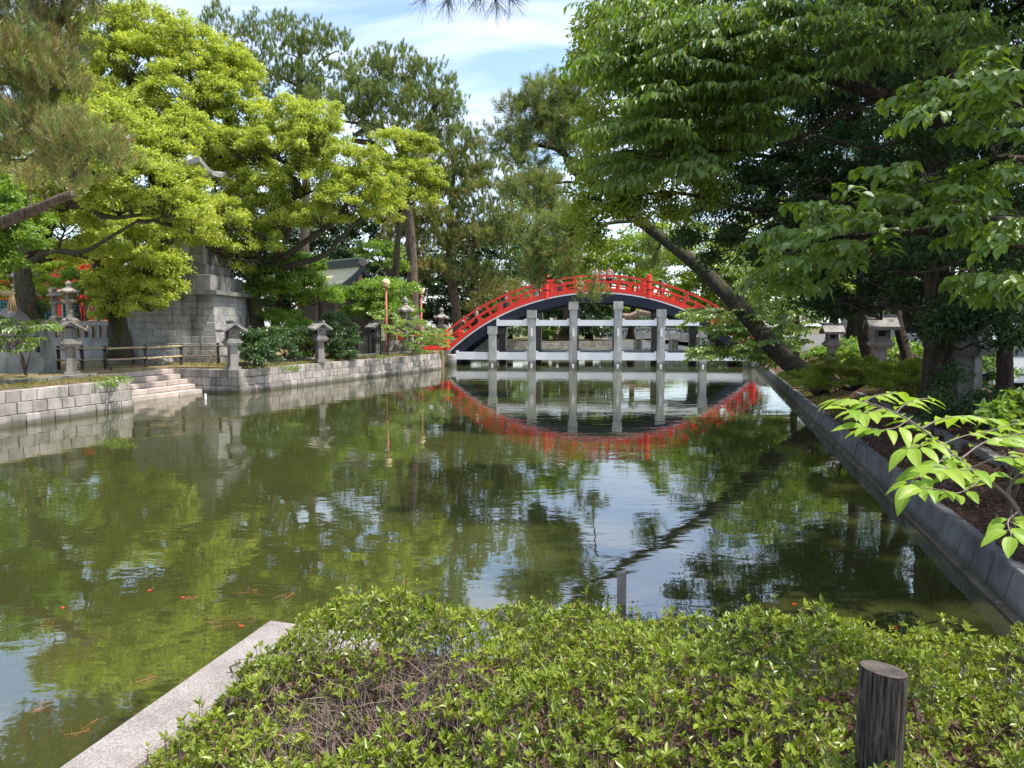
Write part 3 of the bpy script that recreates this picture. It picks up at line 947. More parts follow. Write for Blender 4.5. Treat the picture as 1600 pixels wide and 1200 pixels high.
def spray_tree(name, label, trunk, rad, limbs, leaf, bark, boxes, L, W, ln, group=None, cat='tree', fine=False, per=7, droop=0.5, twr=0.006, side=9, prefer=(-0.9, -0.25, 0)):
    """limbs: visible limbs; boxes: (px,py,Y,rx,ry,count) regions filled with sprays"""
    trunk = smooth_path(trunk, 12)
    t = thing(name, label, cat, trunk[0], 0, group)
    tr, cr, tw = Acc(), Acc(), Acc()
    tr.tube(trunk, np.linspace(rad, rad * 0.5, 12), side, 0.1)
    paths = [trunk]
    for pts, r0, r1 in limbs:
        pp = smooth_path(pts, 16)
        tr.tube(pp, np.linspace(r0, r1, 16), 7, 0.1)
        paths.append(pp)
    allp = np.concatenate(paths)
    for (px, py, Y, rx, ry, cnt) in boxes:
        for i in range(cnt):
            a = rng.uniform(0, 2 * math.pi)
            q = math.sqrt(rng.random())
            Yi = Y * rng.uniform(0.86, 1.16)
            p = P(px + rx * q * math.cos(a), py + ry * q * math.sin(a), Yi)
            b = near_on(allp, p)
            dv = p - b
            d = unit(dv * np.array([1, 1, 0.3]) + np.array(prefer) * np.linalg.norm(dv) * 0.8 + rng.normal(size=3) * 0.3 + np.array([0, 0, 1e-3]))
            if i % 2 == 0 and np.linalg.norm(dv) > 0.25:
                tw.tube(curve(b, p, 6, 0.03, 0.05), np.linspace(twr * 2.0, twr, 6), 3, cap=False)
            spray(cr, tw, p - d * ln * 0.3, d, 6, ln * rng.uniform(0.7, 1.2), L, W, rng.uniform(0.25, 0.75), droop, per, fine, twr)
    part('trunk', tr, bark, t, True, True)
    part('twigs', tw, M_TWIG, t, True, True)
    part('crown', cr, leaf, t, False, True)
    return t
# ------------------------------------------------------------------ trees
def foot(px, py, z): return G(px, py, z)
A_ = lambda *p: np.array(p, float)

# left bank camphors
bA = A_(*P(188, 561, 28))
broad_tree('camphor_tree', 'camphor tree with mossy trunk leaning beside the big stone pedestal, low bright bough in front', 
    [bA, P(186, 520, 28), P(178, 470, 28), P(160, 430, 28.2), P(150, 380, 28.5), P(160, 330, 29)], 0.42,
    [(225, 440, 26.6, 48, 42), (235, 475, 26.4, 34, 28), (190, 455, 27, 42, 36), (170, 490, 27.2, 20, 18), (250, 415, 27, 32, 26), (255, 365, 28, 56, 36), (200, 390, 28, 50, 28), (160, 350, 29, 46, 34), (290, 330, 29, 30, 40)], L_CAM, M_BARK, rs=0.26, L=.115, W=.072, cov=1.05, flat=.85, upw=.5,
    limbs=[([P(180, 480, 28), P(205, 450, 27), P(225, 430, 26.7)], .16, .06)], side=12)
bB = P(44, 520, 25)
broad_tree('camphor_tree', 'gnarled dark camphor with arching bare limbs near the rope-tied boulder',
    [bB, P(42, 470, 25), P(36, 430, 25), P(38, 395, 25), P(62, 370, 25)], 0.36,
    [(120, 285, 24, 62, 46), (190, 262, 23.6, 60, 44), (240, 300, 23.4, 56, 48), (270, 330, 23.6, 38, 36), (190, 320, 24, 50, 34), (60, 330, 24.6, 40, 36), (100, 350, 24.6, 46, 30), (150, 400, 25.5, 46, 22), (190, 205, 24.5, 56, 40), (110, 200, 25, 56, 44), (80, 400, 26, 30, 18), (262, 232, 24.4, 38, 30), (290, 205, 25, 34, 26), (275, 265, 24, 26, 30), (300, 355, 25, 30, 26)], L_CAM, M_BARK, rs=0.25, L=0.105, W=0.065, cov=1.0, dens=.95, twigs=12, flat=.9, upw=.5,
    limbs=[([P(38, 400, 25), P(70, 365, 24.8), P(95, 325, 24.5), P(130, 322, 24.2), P(170, 340, 24), P(225, 335, 23.6)], .2, .05),
           ([P(38, 415, 25), P(80, 392, 24.6), P(125, 395, 24.2), P(165, 375, 24), P(215, 345, 23.6)], .12, .04),
           ([P(36, 420, 25), P(20, 380, 25), P(5, 340, 25)], .12, .05)], side=12)
bC = P(240, 545, 37)
broad_tree('camphor_tree', 'tallest bright yellow-green camphor rising behind the giant stone lantern',
    [bC, P(245, 460, 37), P(255, 360, 36.5), P(245, 260, 36), P(235, 170, 36)], 0.55,
    [(175, 60, 35, 52, 34), (232, 52, 35, 50, 36), (140, 105, 34.5, 52, 40), (210, 110, 34, 60, 40), (285, 85, 34.5, 48, 38), (330, 100, 34.5, 42, 36), (368, 125, 34.5, 34, 30), (290, 150, 33.5, 56, 40), (350, 165, 34, 42, 34), (395, 195, 34, 30, 30), (235, 185, 33.5, 56, 40), (320, 215, 34, 52, 36), (160, 170, 33.5, 56, 44), (370, 235, 34.5, 44, 32), (300, 255, 35, 46, 32), (100, 150, 34, 50, 44), (60, 120, 34, 50, 44), (340, 290, 36, 46, 30), (400, 270, 36, 36, 28)], L_CAM, M_BARK, rs=0.33, L=0.13, W=0.08, cov=0.95, dens=.92, twigs=14, flat=.9, upw=.5,
    limbs=[([P(245, 260, 36), P(285, 235, 35), P(300, 180, 34.4), P(310, 140, 34.4)], .2, .06), ([P(240, 230, 36), P(190, 170, 35), P(150, 130, 34.6)], .18, .06), ([P(250, 300, 36), P(320, 270, 35.4), P(400, 235, 35)], .18, .05)])
bD = P(402, 545, 34)
broad_tree('camphor_tree', 'wide camphor with several mossy ascending limbs between the pedestal and the copper-roofed shrine',
    [bD, P(398, 500, 34), P(396, 460, 34), P(408, 425, 34), P(418, 400, 34)], 0.45,
    [(455, 190, 33, 34, 28), (495, 195, 33, 36, 30), (430, 235, 33, 46, 32), (505, 240, 32.6, 48, 34), (550, 265, 32.6, 42, 32), (580, 300, 32.6, 42, 34), (598, 335, 32.6, 30, 32), (540, 310, 32.4, 46, 34), (480, 290, 33, 50, 32), (415, 300, 33.4, 48, 32), (380, 330, 33.6, 40, 28), (430, 345, 33.2, 46, 26), (360, 380, 32.8, 42, 28), (400, 385, 32.8, 40, 26), (500, 345, 32.8, 44, 24), (350, 415, 32.6, 36, 20), (470, 240, 34.5, 40, 36), (350, 345, 31, 30, 26), (330, 385, 30.5, 30, 20), (375, 235, 33, 30, 26)], L_CAM, M_BARK, rs=0.29, L=0.12, W=0.074, cov=0.86, dens=.92, twigs=14, flat=.9, upw=.5,
    limbs=[([P(410, 430, 34), P(445, 380, 33.6), P(455, 320, 33.4), P(470, 270, 33.2), P(485, 215, 33)], .17, .04),
           ([P(412, 428, 34), P(480, 375, 33.4), P(525, 345, 33), P(545, 310, 32.8), P(560, 285, 32.7)], .16, .04),
           ([P(415, 425, 34), P(500, 402, 33.2), P(530, 375, 33), P(560, 345, 32.8), P(595, 335, 32.6)], .15, .04)], side=12)
broad_tree('camphor_tree', 'green low camphor boughs hanging just left of the copper shrine roof',
    [P(425, 548, 36), P(430, 500, 36), P(440, 450, 35.6)], 0.25,
    [(440, 435, 34.6, 40, 24), (475, 450, 34.4, 38, 22), (420, 460, 34.4, 34, 20), (500, 470, 35, 30, 16), (455, 415, 35, 44, 16)], L_CAMG, M_BARK, rs=0.28, L=0.12, W=0.075, upw=.5)
broad_tree('camphor_tree', 'slender camphor with separate light clumps right of the widest camphor',
    [P(610, 548, 46), P(612, 480, 46), P(620, 400, 45), P(625, 320, 45)], 0.3,
    [(625, 228, 44, 32, 20), (655, 238, 44, 26, 20), (610, 265, 44, 30, 18), (645, 275, 44, 34, 18), (672, 285, 44, 22, 16), (645, 312, 44, 34, 10)], L_CAM, M_BARK, rs=0.34, L=0.15, W=0.095, cov=0.95, upw=.5)
broad_tree('camphor_tree', 'round fresh-green tree beside the copper roof and the first globe lamp',
    [P(580, 550, 43), P(582, 500, 43), P(580, 450, 43)], 0.25,
    [(592, 398, 48, 30, 20), (610, 415, 47, 22, 20), (600, 462, 41, 40, 22), (555, 468, 41, 34, 18), (615, 490, 40.5, 32, 18), (575, 490, 41, 30, 14)], L_CAMG, M_BARK, rs=0.32, L=0.14, W=0.085, upw=.5)

# pines of the left and centre
pine_tree('pine_tree', 'tall pine topping the skyline above the leftmost camphors',
    [P(470, 540, 52), P(475, 400, 52), P(478, 250, 52), P(468, 150, 52), P(470, 80, 52)], 0.38,
    [(338, 45, 51, 22, 26), (372, 62, 51, 20, 18), (415, 52, 51, 30, 22), (445, 75, 51, 30, 22), (490, 62, 51, 32, 22), (530, 75, 52, 24, 20), (415, 110, 51, 40, 20), (375, 105, 51, 30, 18), (460, 120, 51, 34, 16), (520, 115, 52, 34, 18), (400, 150, 51, 34, 14), (500, 148, 52, 36, 12), (440, 35, 52, 14, 16)], cov=0.75, rs=0.42, L=0.24, w=0.026, needles=24,
    limbs=[([P(475, 140, 52), P(420, 110, 51.6), P(350, 75, 51)], .13, .05), ([P(470, 130, 52), P(500, 95, 52), P(525, 80, 52)], .1, .04), ([P(476, 180, 52), P(420, 150, 51), P(390, 140, 51)], .1, .04)])
pine_tree('pine_tree', 'spreading pine with a thick crooked limb, right of the tallest pine',
    [P(646, 530, 50), P(645, 440, 50), P(640, 350, 50), P(625, 260, 50), P(660, 200, 49.5), P(690, 150, 49)], 0.42,
    [(575, 115, 48, 24, 26), (600, 100, 48, 18, 22), (628, 112, 48, 26, 30), (665, 122, 48, 26, 26), (690, 145, 48, 22, 24), (560, 160, 48, 40, 22), (610, 160, 48, 46, 26), (660, 170, 48, 42, 26), (698, 188, 48, 24, 26), (710, 175, 48, 12, 14), (535, 185, 48.5, 36, 14), (625, 205, 48, 46, 16), (680, 215, 48, 30, 18), (500, 160, 49, 30, 16)], cov=0.85, rs=0.42, L=0.24, w=0.026, needles=24, brown=0.06,
    limbs=[([P(628, 280, 50), P(590, 228, 49.5), P(550, 218, 49), P(575, 195, 49), P(545, 170, 48.6), P(510, 150, 48.6)], .24, .07), ([P(625, 240, 50), P(600, 200, 49), P(540, 190, 48.6), P(500, 175, 49)], .13, .05)])
pine_tree('pine_tree', 'olive pine with a slim curving trunk right of the second globe lamp',
    [P(716, 528, 56), P(712, 480, 56), P(703, 430, 56), P(702, 380, 56), P(706, 300, 56), P(712, 230, 56)], 0.40,
    [(722, 225, 55, 26, 26), (690, 255, 55, 34, 24), (745, 255, 55, 34, 24), (775, 280, 55, 34, 22), (715, 290, 55, 40, 22), (680, 305, 55, 26, 20), (755, 310, 54, 44, 22), (705, 345, 54, 44, 16), (765, 345, 54, 44, 18), (745, 375, 54, 50, 16), (690, 425, 54, 24, 14), (735, 425, 54, 36, 14), (760, 440, 54, 26, 10), (790, 365, 54, 34, 24)], cov=0.9, rs=0.45, L=0.25, w=0.028, needles=24, brown=0.25)
pine_tree('pine_tree', 'pine with rusty hanging needle clusters between the two globe lamps',
    [P(612, 540, 54), P(610, 470, 54), P(606, 400, 54), P(610, 350, 54)], 0.38,
    [(660, 350, 53, 36, 22), (640, 380, 53, 34, 22), (680, 385, 53, 30, 24), (655, 415, 52, 36, 18), (625, 355, 53, 28, 20), (680, 330, 53, 26, 18), (670, 275, 54, 24, 20)], cov=0.85, rs=0.45, L=0.25, w=0.028, needles=24, brown=0.45)
pine_tree('pine_tree', 'small pine bough beside the bridge foot, behind the climbing visitor',
    [P(790, 528, 60), P(785, 490, 60), P(780, 470, 60)], 0.2, [(775, 462, 58, 34, 12), (760, 480, 58, 24, 8), (800, 455, 58, 24, 10)], cov=0.9, rs=0.4, L=0.25, w=0.03, brown=0.6)
# the leaning pine of the right bank, its boughs hanging before the bridge
lp = [A_(9.05, 21.0, 0.55), P(1225, 560, 21.8), P(1160, 485, 23), P(1090, 415, 24.6), P(1000, 345, 26), P(930, 285, 27), P(885, 245, 27.5)]
pine_tree('leaning_pine', 'dark pine trunk leaning far over the water from the right bank, boughs before the bridge',
    lp, 0.31,
    [(858, 150, 28, 34, 22), (830, 185, 28, 34, 20), (885, 185, 28, 36, 28), (905, 150, 28, 24, 26), (800, 165, 28, 16, 12), (850, 215, 28, 36, 14), (800, 225, 28, 26, 14), (780, 205, 28, 12, 10), (825, 250, 27.5, 28, 10), (822, 298, 27, 36, 16), (850, 280, 27, 24, 12), (900, 225, 28, 26, 22), (870, 385, 25, 34, 38), (845, 405, 25, 26, 28), (890, 360, 25, 20, 22), (925, 452, 24.5, 15, 16), (820, 360, 25.5, 12, 16), (848, 440, 25, 16, 10), (1015, 405, 26, 14, 20), (865, 415, 24.8, 30, 26), (905, 330, 25.6, 22, 16), (840, 320, 26.5, 26, 18)],
    bark=M_LBARK, cov=1.45, rs=0.30, L=0.22, w=0.015, needles=24, brown=0.15, updir=0.25, spread=0.9, side=14, twigs=5,
    limbs=[([P(930, 285, 27), P(900, 255, 27.4), P(860, 230, 27.8), P(800, 228, 28)], .15, .04), ([P(935, 290, 27), P(890, 262, 27.3), P(870, 200, 27.8), P(850, 165, 28)], .14, .04),
           ([P(960, 310, 26.6), P(900, 285, 26.8), P(850, 290, 27)], .08, .03), ([P(1000, 345, 26), P(945, 350, 25.6), P(930, 372, 25.2), P(880, 420, 25), P(850, 440, 25)], .075, .02),
           ([P(935, 370, 25.2), P(932, 410, 24.8), P(928, 445, 24.5)], .03, .012), ([P(950, 330, 26), P(880, 300, 26), P(830, 345, 25.6)], .05, .015)])
# near pine at the upper left corner, and a stub of broken limb
pine_tree('pine_tree', 'near pine with brownish needles filling the top left corner',
    [A_(-15.5, 15.5, 0.9), A_(-14.9, 15.6, 4.0), P(-120, 200, 16), P(-60, 80, 16), P(-20, -60, 16), P(0, -200, 16)], 0.4,
    [(15, 25, 15.5, 60, 36), (70, 60, 15.5, 50, 32), (30, 95, 15, 60, 34), (20, 150, 15, 55, 32), (85, 130, 15, 46, 30), (60, 195, 15, 60, 30), (130, 225, 14.6, 50, 26), (40, 240, 14.8, 50, 26), (170, 245, 14.5, 32, 20), (100, 10, 15.5, 40, 26), (110, 272, 14.6, 26, 14), (20, 205, 15, 40, 30), (-10, -40, 15.5, 60, 36), (70, -60, 15.5, 60, 36), (140, -30, 15.5, 40, 26), (20, -120, 15.5, 66, 40), (110, -130, 15.5, 60, 36), (-50, -190, 15.5, 70, 40), (50, -210, 15.5, 66, 40), (-60, -90, 15.5, 50, 40), (130, -210, 15.5, 50, 34)], cov=1.9, rs=0.27, L=0.17, w=0.0075, needles=24, brown=0.55, tri=3,
    limbs=[([P(-120, 180, 16), P(0, 180, 15.4), P(90, 205, 15), P(160, 240, 14.6)], .1, .02), ([P(-60, 90, 16), P(20, 60, 15.6), P(90, 40, 15.5)], .1, .02), ([P(-100, 140, 16), P(0, 130, 15.4), P(80, 140, 15)], .08, .02)])
pine_tree('broken_pine', 'stump of a thick broken pine limb at the left edge, rusty needles on it',
    [A_(-17.8, 19.8, 0.9), P(-160, 430, 19.5), P(-60, 372, 19), P(30, 338, 18.6), P(112, 303, 18)], 0.26,
    [(70, 282, 18.5, 34, 12), (45, 272, 18.5, 20, 10)], leaf=L_PINEB, cov=0.8, rs=0.25, L=0.15, w=0.009, needles=24, brown=0.9, twigs=4)

broad_tree('evergreen_tree', 'dark green leafy bough at the left edge under the broken pine limb', [A_(-16.6, 20.5, .9), P(-90, 450, 20), P(-60, 380, 20)], .2,
    [(10, 375, 19.5, 40, 30), (-20, 330, 19.5, 40, 40), (30, 340, 20, 34, 22), (15, 420, 20, 30, 22), (-30, 400, 19.5, 40, 40)], L_CAMG, M_BARK, rs=.26, L=.11, W=.065, upw=.5)
# dark wood and yellow-green trees behind
BG = 'trees behind the bridge'
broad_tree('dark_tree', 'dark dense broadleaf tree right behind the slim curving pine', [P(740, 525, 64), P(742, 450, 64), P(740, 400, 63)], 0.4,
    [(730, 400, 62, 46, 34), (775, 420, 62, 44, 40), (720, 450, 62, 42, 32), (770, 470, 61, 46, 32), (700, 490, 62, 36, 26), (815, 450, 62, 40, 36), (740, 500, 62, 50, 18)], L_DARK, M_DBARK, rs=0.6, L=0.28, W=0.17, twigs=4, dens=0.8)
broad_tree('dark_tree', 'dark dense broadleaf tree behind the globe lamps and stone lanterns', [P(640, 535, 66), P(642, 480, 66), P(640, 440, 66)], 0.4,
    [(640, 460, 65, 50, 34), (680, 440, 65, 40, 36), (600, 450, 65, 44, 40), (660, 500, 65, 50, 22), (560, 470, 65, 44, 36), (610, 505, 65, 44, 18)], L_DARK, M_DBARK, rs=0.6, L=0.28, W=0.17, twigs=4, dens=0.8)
for i, (lab, px, Y, lobes, lm) in enumerate([
    ('yellow-green tree behind the arch left of the people', 850, 72, [(830, 350, 70, 44, 34), (880, 365, 70, 44, 34), (850, 400, 70, 50, 30), (800, 400, 70, 40, 34), (905, 400, 70, 40, 30), (840, 440, 70, 50, 24), (895, 440, 70, 40, 20)], L_BACK),
    ('yellow-green tree behind the people standing on the bridge', 985, 76, [(960, 405, 74, 44, 26), (1000, 400, 74, 40, 30), (930, 430, 74, 44, 22), (985, 440, 74, 50, 24), (1040, 430, 74, 40, 26), (1035, 390, 75, 34, 24)], L_BACK),
    ('pale green tree behind the leaning pine trunk and the bridge end', 1110, 64, [(1070, 420, 62, 40, 34), (1110, 440, 62, 44, 36), (1150, 420, 62, 44, 40), (1090, 470, 62, 44, 28), (1140, 480, 61, 46, 30), (1190, 450, 61, 44, 40), (1060, 370, 64, 40, 34)], L_BACK),
    ('dark round tree seen under the arch between the middle columns', 920, 74, [(915, 500, 73, 36, 26), (880, 505, 73, 30, 20), (950, 505, 73, 34, 22), (925, 480, 74, 40, 20)], L_DARK),
    ('green tree seen under the arch near the left columns', 795, 80, [(800, 495, 79, 40, 24), (840, 490, 79, 40, 26), (770, 510, 79, 34, 16), (870, 480, 80, 40, 24)], L_CAMG),
    ('yellow-green tree seen under the arch above the small stone bridge', 1030, 104, [(1010, 490, 102, 50, 22), (1060, 500, 102, 46, 18), (980, 500, 102, 40, 18), (1100, 495, 102, 46, 24)], L_BACK),
    ('light green tree by the street behind the right lanterns', 1330, 46, [(1290, 470, 44, 60, 40), (1350, 460, 44, 60, 44), (1240, 440, 45, 60, 44), (1400, 480, 44, 60, 36), (1300, 400, 46, 70, 50), (1380, 390, 46, 60, 50), (1200, 380, 46, 60, 50)], L_BACK),
    ('mid green tree by the street at far right behind the dark trunk', 1560, 44, [(1500, 450, 42, 60, 50), (1570, 460, 42, 60, 50), (1540, 390, 43, 70, 50), (1640, 440, 43, 60, 60), (1460, 400, 44, 60, 50)], L_CAMG),
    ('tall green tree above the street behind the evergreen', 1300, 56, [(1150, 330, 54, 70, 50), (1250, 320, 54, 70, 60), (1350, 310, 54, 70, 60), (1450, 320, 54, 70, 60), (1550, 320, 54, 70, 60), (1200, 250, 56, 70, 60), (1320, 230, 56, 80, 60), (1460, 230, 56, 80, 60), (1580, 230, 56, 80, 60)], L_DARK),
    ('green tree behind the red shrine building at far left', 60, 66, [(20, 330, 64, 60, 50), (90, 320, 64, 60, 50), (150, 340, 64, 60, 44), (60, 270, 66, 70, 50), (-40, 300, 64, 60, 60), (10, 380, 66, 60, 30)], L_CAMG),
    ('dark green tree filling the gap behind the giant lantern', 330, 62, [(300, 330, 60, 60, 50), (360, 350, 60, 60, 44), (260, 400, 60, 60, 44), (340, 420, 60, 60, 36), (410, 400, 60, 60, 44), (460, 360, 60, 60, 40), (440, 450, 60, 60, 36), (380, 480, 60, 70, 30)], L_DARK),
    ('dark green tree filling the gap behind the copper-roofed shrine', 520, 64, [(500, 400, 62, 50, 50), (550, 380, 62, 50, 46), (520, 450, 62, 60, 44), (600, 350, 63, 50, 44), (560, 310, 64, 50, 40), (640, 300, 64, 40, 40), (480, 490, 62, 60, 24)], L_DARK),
    ]):
    broad_tree('background_tree', lab, [P(px, 530, Y), P(px + 4, 480, Y), P(px, 430, Y)], 0.4, lobes, lm, M_DBARK, rs=0.0105 * Y, L=0.0042 * Y, W=0.0026 * Y, twigs=3, group=BG, dens=(0.42 if Y == 56 else 0.62))
t = thing('tree_trunk', 'bare reddish-brown trunk flaring to the ground, seen under the arch', 'tree trunk', P(880, 533, 72))
part('trunk', Acc().tube(smooth_path([P(868, 536, 72), P(881, 528, 72), P(886, 505, 72), P(888, 470, 72), P(886, 430, 72)], 12), [1.3, 1.0, .8, .7, .65, .62, .6, .6, .6, .6, .6, .6], 12, .06), bark_mat('red_bark', (0.12, 0.075, 0.055), (0.26, 0.17, 0.13)), t, True, True)
t = thing('bent_trunk', 'pinkish crooked trunk lying across the gap under the arch', 'tree trunk', P(975, 492, 70))
part('trunk', Acc().tube(smooth_path([P(972, 494, 70), P(985, 494, 70), P(1000, 488, 70), P(1015, 490, 70), P(1030, 488, 70)], 12), .28, 8, .06), bark_mat('pink_bark', (0.2, 0.14, 0.11), (0.36, 0.27, 0.22)), t, True, True)

for lab, px, Y, lb, lm in [('dark bush on the far bank under the left part of the arch', 765, 66, [(765, 515, 66, 26, 12), (790, 518, 66, 20, 10)], L_DARK), ('dark green bush on the far bank between the middle columns', 925, 71, [(925, 512, 71, 30, 14), (900, 518, 71, 20, 9), (945, 520, 71, 20, 8)], L_DARK), ('green bush on the far bank left of the reddish trunk', 835, 70, [(840, 515, 70, 26, 12), (860, 520, 70, 14, 8)], L_CAMG), ('leafy bush beyond the small stone bridge', 1010, 92, [(1000, 505, 92, 40, 14), (1050, 503, 92, 40, 16), (1090, 508, 92, 30, 14)], L_DARK), ('bush on the bank beyond the right end of the bridge', 1115, 60, [(1120, 505, 60, 24, 18), (1150, 500, 60, 30, 24), (1095, 512, 62, 18, 10)], L_CAMG)]:
    broad_tree('bank_bush', lab, [P(px, 532, Y), P(px, 524, Y), P(px, 518, Y)], .12, lb, lm, M_DBARK, rs=.4, L=.22, W=.13, twigs=3, cat='bush', dens=.8, low=-.8)
for lab, x, y, rr in [('green bush behind the small shaded lantern by the street', 13.6, 27.5, 1.0), ('green bush behind the wide-roofed lantern by the street', 14.2, 24.0, 1.1), ('low bush by the street left of the slim trunks', 14.6, 31.0, 1.2)]:
    broad_tree('bank_bush', lab, [A_(x, y, .3), A_(x, y, .6), A_(x, y, .9)], .06, [('w', x, y, 1.0, rr, .75), ('w', x - .8, y + .6, .9, rr * .8, .6), ('w', x + .9, y - .3, .95, rr * .8, .7)], L_CAMG, M_DBARK, rs=.3, L=.13, W=.08, twigs=3, cat='bush', dens=.8, low=-.8)
# right bank: maple over the water, tall evergreen, leafy boughs
spray_tree('maple_tree', 'light green maple reaching over the water at the right end of the bridge',
    [A_(10.6, 27.5, 0.8), P(1245, 500, 27.5), P(1225, 450, 27.5), P(1200, 400, 27.5)], 0.14,
    [([P(1240, 490, 27.5), P(1190, 480, 26.5), P(1110, 490, 25.5)], .05, .015), ([P(1245, 520, 27.5), P(1190, 530, 26), P(1120, 545, 25)], .05, .015)],
    L_MAPLE, M_DBARK, [(1220, 440, 27, 60, 50, 80), (1190, 500, 26, 50, 28, 64), (1120, 487, 25.5, 46, 8, 30), (1140, 545, 25, 56, 8, 40), (1190, 545, 25.2, 40, 18, 44), (1130, 510, 25.3, 34, 6, 14), (1175, 400, 28, 50, 36, 36), (1250, 480, 27, 40, 40, 36), (1230, 525, 26, 30, 25, 24), (1150, 515, 25.2, 30, 6, 12)],
    L=0.13, W=0.10, ln=0.75, per=8, droop=0.35, twr=0.008)
ev = [A_(7.25, 12.4, 0.85), P(1470, 540, 12.4), P(1468, 420, 12.5), P(1470, 280, 12.8), P(1450, 100, 13), P(1440, -100, 13), P(1430, -330, 13)]
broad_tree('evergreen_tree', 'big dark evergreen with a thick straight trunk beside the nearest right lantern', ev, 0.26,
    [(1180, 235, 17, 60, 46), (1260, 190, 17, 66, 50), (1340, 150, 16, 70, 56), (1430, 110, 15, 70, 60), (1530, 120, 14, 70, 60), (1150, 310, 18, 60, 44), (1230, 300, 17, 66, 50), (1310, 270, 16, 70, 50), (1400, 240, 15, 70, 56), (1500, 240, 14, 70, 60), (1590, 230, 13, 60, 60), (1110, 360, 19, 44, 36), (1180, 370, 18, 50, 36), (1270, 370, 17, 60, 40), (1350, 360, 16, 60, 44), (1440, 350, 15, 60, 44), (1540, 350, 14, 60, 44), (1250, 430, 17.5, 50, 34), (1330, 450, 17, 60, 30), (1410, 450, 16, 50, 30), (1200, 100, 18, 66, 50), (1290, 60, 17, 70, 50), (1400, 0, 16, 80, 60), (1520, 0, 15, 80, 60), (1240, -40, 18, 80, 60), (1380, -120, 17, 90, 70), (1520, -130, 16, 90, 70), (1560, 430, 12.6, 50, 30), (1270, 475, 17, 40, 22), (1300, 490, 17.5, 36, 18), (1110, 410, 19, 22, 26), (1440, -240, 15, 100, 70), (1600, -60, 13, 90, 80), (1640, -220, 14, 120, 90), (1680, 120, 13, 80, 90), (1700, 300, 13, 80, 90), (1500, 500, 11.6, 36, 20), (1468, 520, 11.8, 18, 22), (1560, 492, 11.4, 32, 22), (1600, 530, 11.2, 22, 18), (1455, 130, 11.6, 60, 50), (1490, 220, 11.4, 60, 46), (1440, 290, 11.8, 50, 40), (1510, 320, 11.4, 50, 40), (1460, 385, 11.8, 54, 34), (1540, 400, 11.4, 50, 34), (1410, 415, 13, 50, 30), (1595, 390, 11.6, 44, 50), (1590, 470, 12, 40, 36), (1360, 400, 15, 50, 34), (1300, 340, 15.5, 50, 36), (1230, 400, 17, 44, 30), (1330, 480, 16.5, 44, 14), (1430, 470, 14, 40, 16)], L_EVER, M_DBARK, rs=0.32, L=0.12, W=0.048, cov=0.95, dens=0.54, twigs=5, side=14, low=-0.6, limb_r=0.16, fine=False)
shade = [('w', x + rng.uniform(-.4, .4), y + rng.uniform(-.5, .5), 8.3 + 0.25 * (x - 6) + rng.uniform(-.5, .7), 1.55, 1.1) for x in (6.2, 8.6, 11.0, 13.4) for y in (5.6, 8.2, 10.8, 13.4, 16.0) if not (x < 7 and y > 12)]  # added tree: crown lobes placed to shade the right bank and water
broad_tree('shade_tree', 'broad dark tree added over the street to shade the bank at the right edge', [A_(11.4, 10.2, .5), A_(11.3, 10.2, 3.5), A_(10.6, 10.6, 8.2)], .32,
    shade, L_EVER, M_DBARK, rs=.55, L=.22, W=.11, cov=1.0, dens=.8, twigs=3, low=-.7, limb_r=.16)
# bright leafy tree whose outer boughs frame the sky
zt = [A_(10.4, 16.5, 0.9), P(1420, 480, 17.5), P(1400, 380, 17.5), P(1370, 260, 17.2), P(1330, 150, 17)]
broad_tree('leafy_tree', 'bright green leafy tree whose outer boughs frame the right side of the sky', zt, 0.2,
    [(935, 60, 17, 34, 22), (975, 45, 17, 42, 26), (920, 100, 17, 24, 20), (960, 95, 16.6, 40, 26), (1030, 20, 16.6, 50, 34), (1010, 80, 16.4, 46, 30), (1090, 50, 16, 56, 40), (930, 135, 17, 28, 16), (985, 150, 16.5, 46, 26), (1060, 140, 16.2, 56, 34), (950, 200, 17, 38, 28), (1010, 215, 16.6, 50, 32), (1080, 225, 16.4, 50, 36), (935, 255, 17, 36, 28), (990, 275, 17, 50, 28), (920, 300, 17.5, 30, 26), (955, 320, 17.5, 44, 26), (915, 345, 17.5, 28, 24), (920, 385, 17.5, 30, 20), (1050, 300, 17, 50, 34), (1010, 330, 17.5, 34, 18), (985, 340, 17.2, 30, 18), (1035, 352, 17.4, 28, 14), (1000, 305, 17, 34, 20), (1130, 120, 16, 56, 50), (1090, 320, 17.5, 40, 30), (1110, -20, 16, 70, 40), (990, -10, 17, 50, 26), (1060, -80, 17, 80, 50), (1180, -90, 17, 90, 60)], L_MID, M_DBARK, rs=0.30, L=0.115, W=0.054, cov=0.72, dens=0.72, droop=0.7, fine=False, flat=.95, upw=.35, twigs=12, limb_r=0.3,
    limbs=[([P(1370, 260, 17.2), P(1250, 250, 17), P(1120, 235, 16.8), P(1000, 225, 16.8)], .09, .02), ([P(1340, 170, 17), P(1200, 100, 16.6), P(1080, 60, 16.6), P(980, 50, 17)], .09, .02), ([P(1375, 300, 17.3), P(1200, 330, 17.2), P(1050, 300, 17.2), P(950, 320, 17.5)], .08, .02)])
broad_tree('slender_tree', 'slim straight trunk between the square-roofed lantern and the thick dark trunk', [A_(10.9, 19.8, 0.9), P(1402, 500, 20.5), P(1398, 420, 20.5), P(1395, 330, 20.5)], 0.16, [(1380, 330, 20, 60, 40), (1420, 270, 20, 60, 50)], L_EVER, M_DBARK, rs=0.35, L=0.11, W=0.045, dens=0.6, twigs=5)
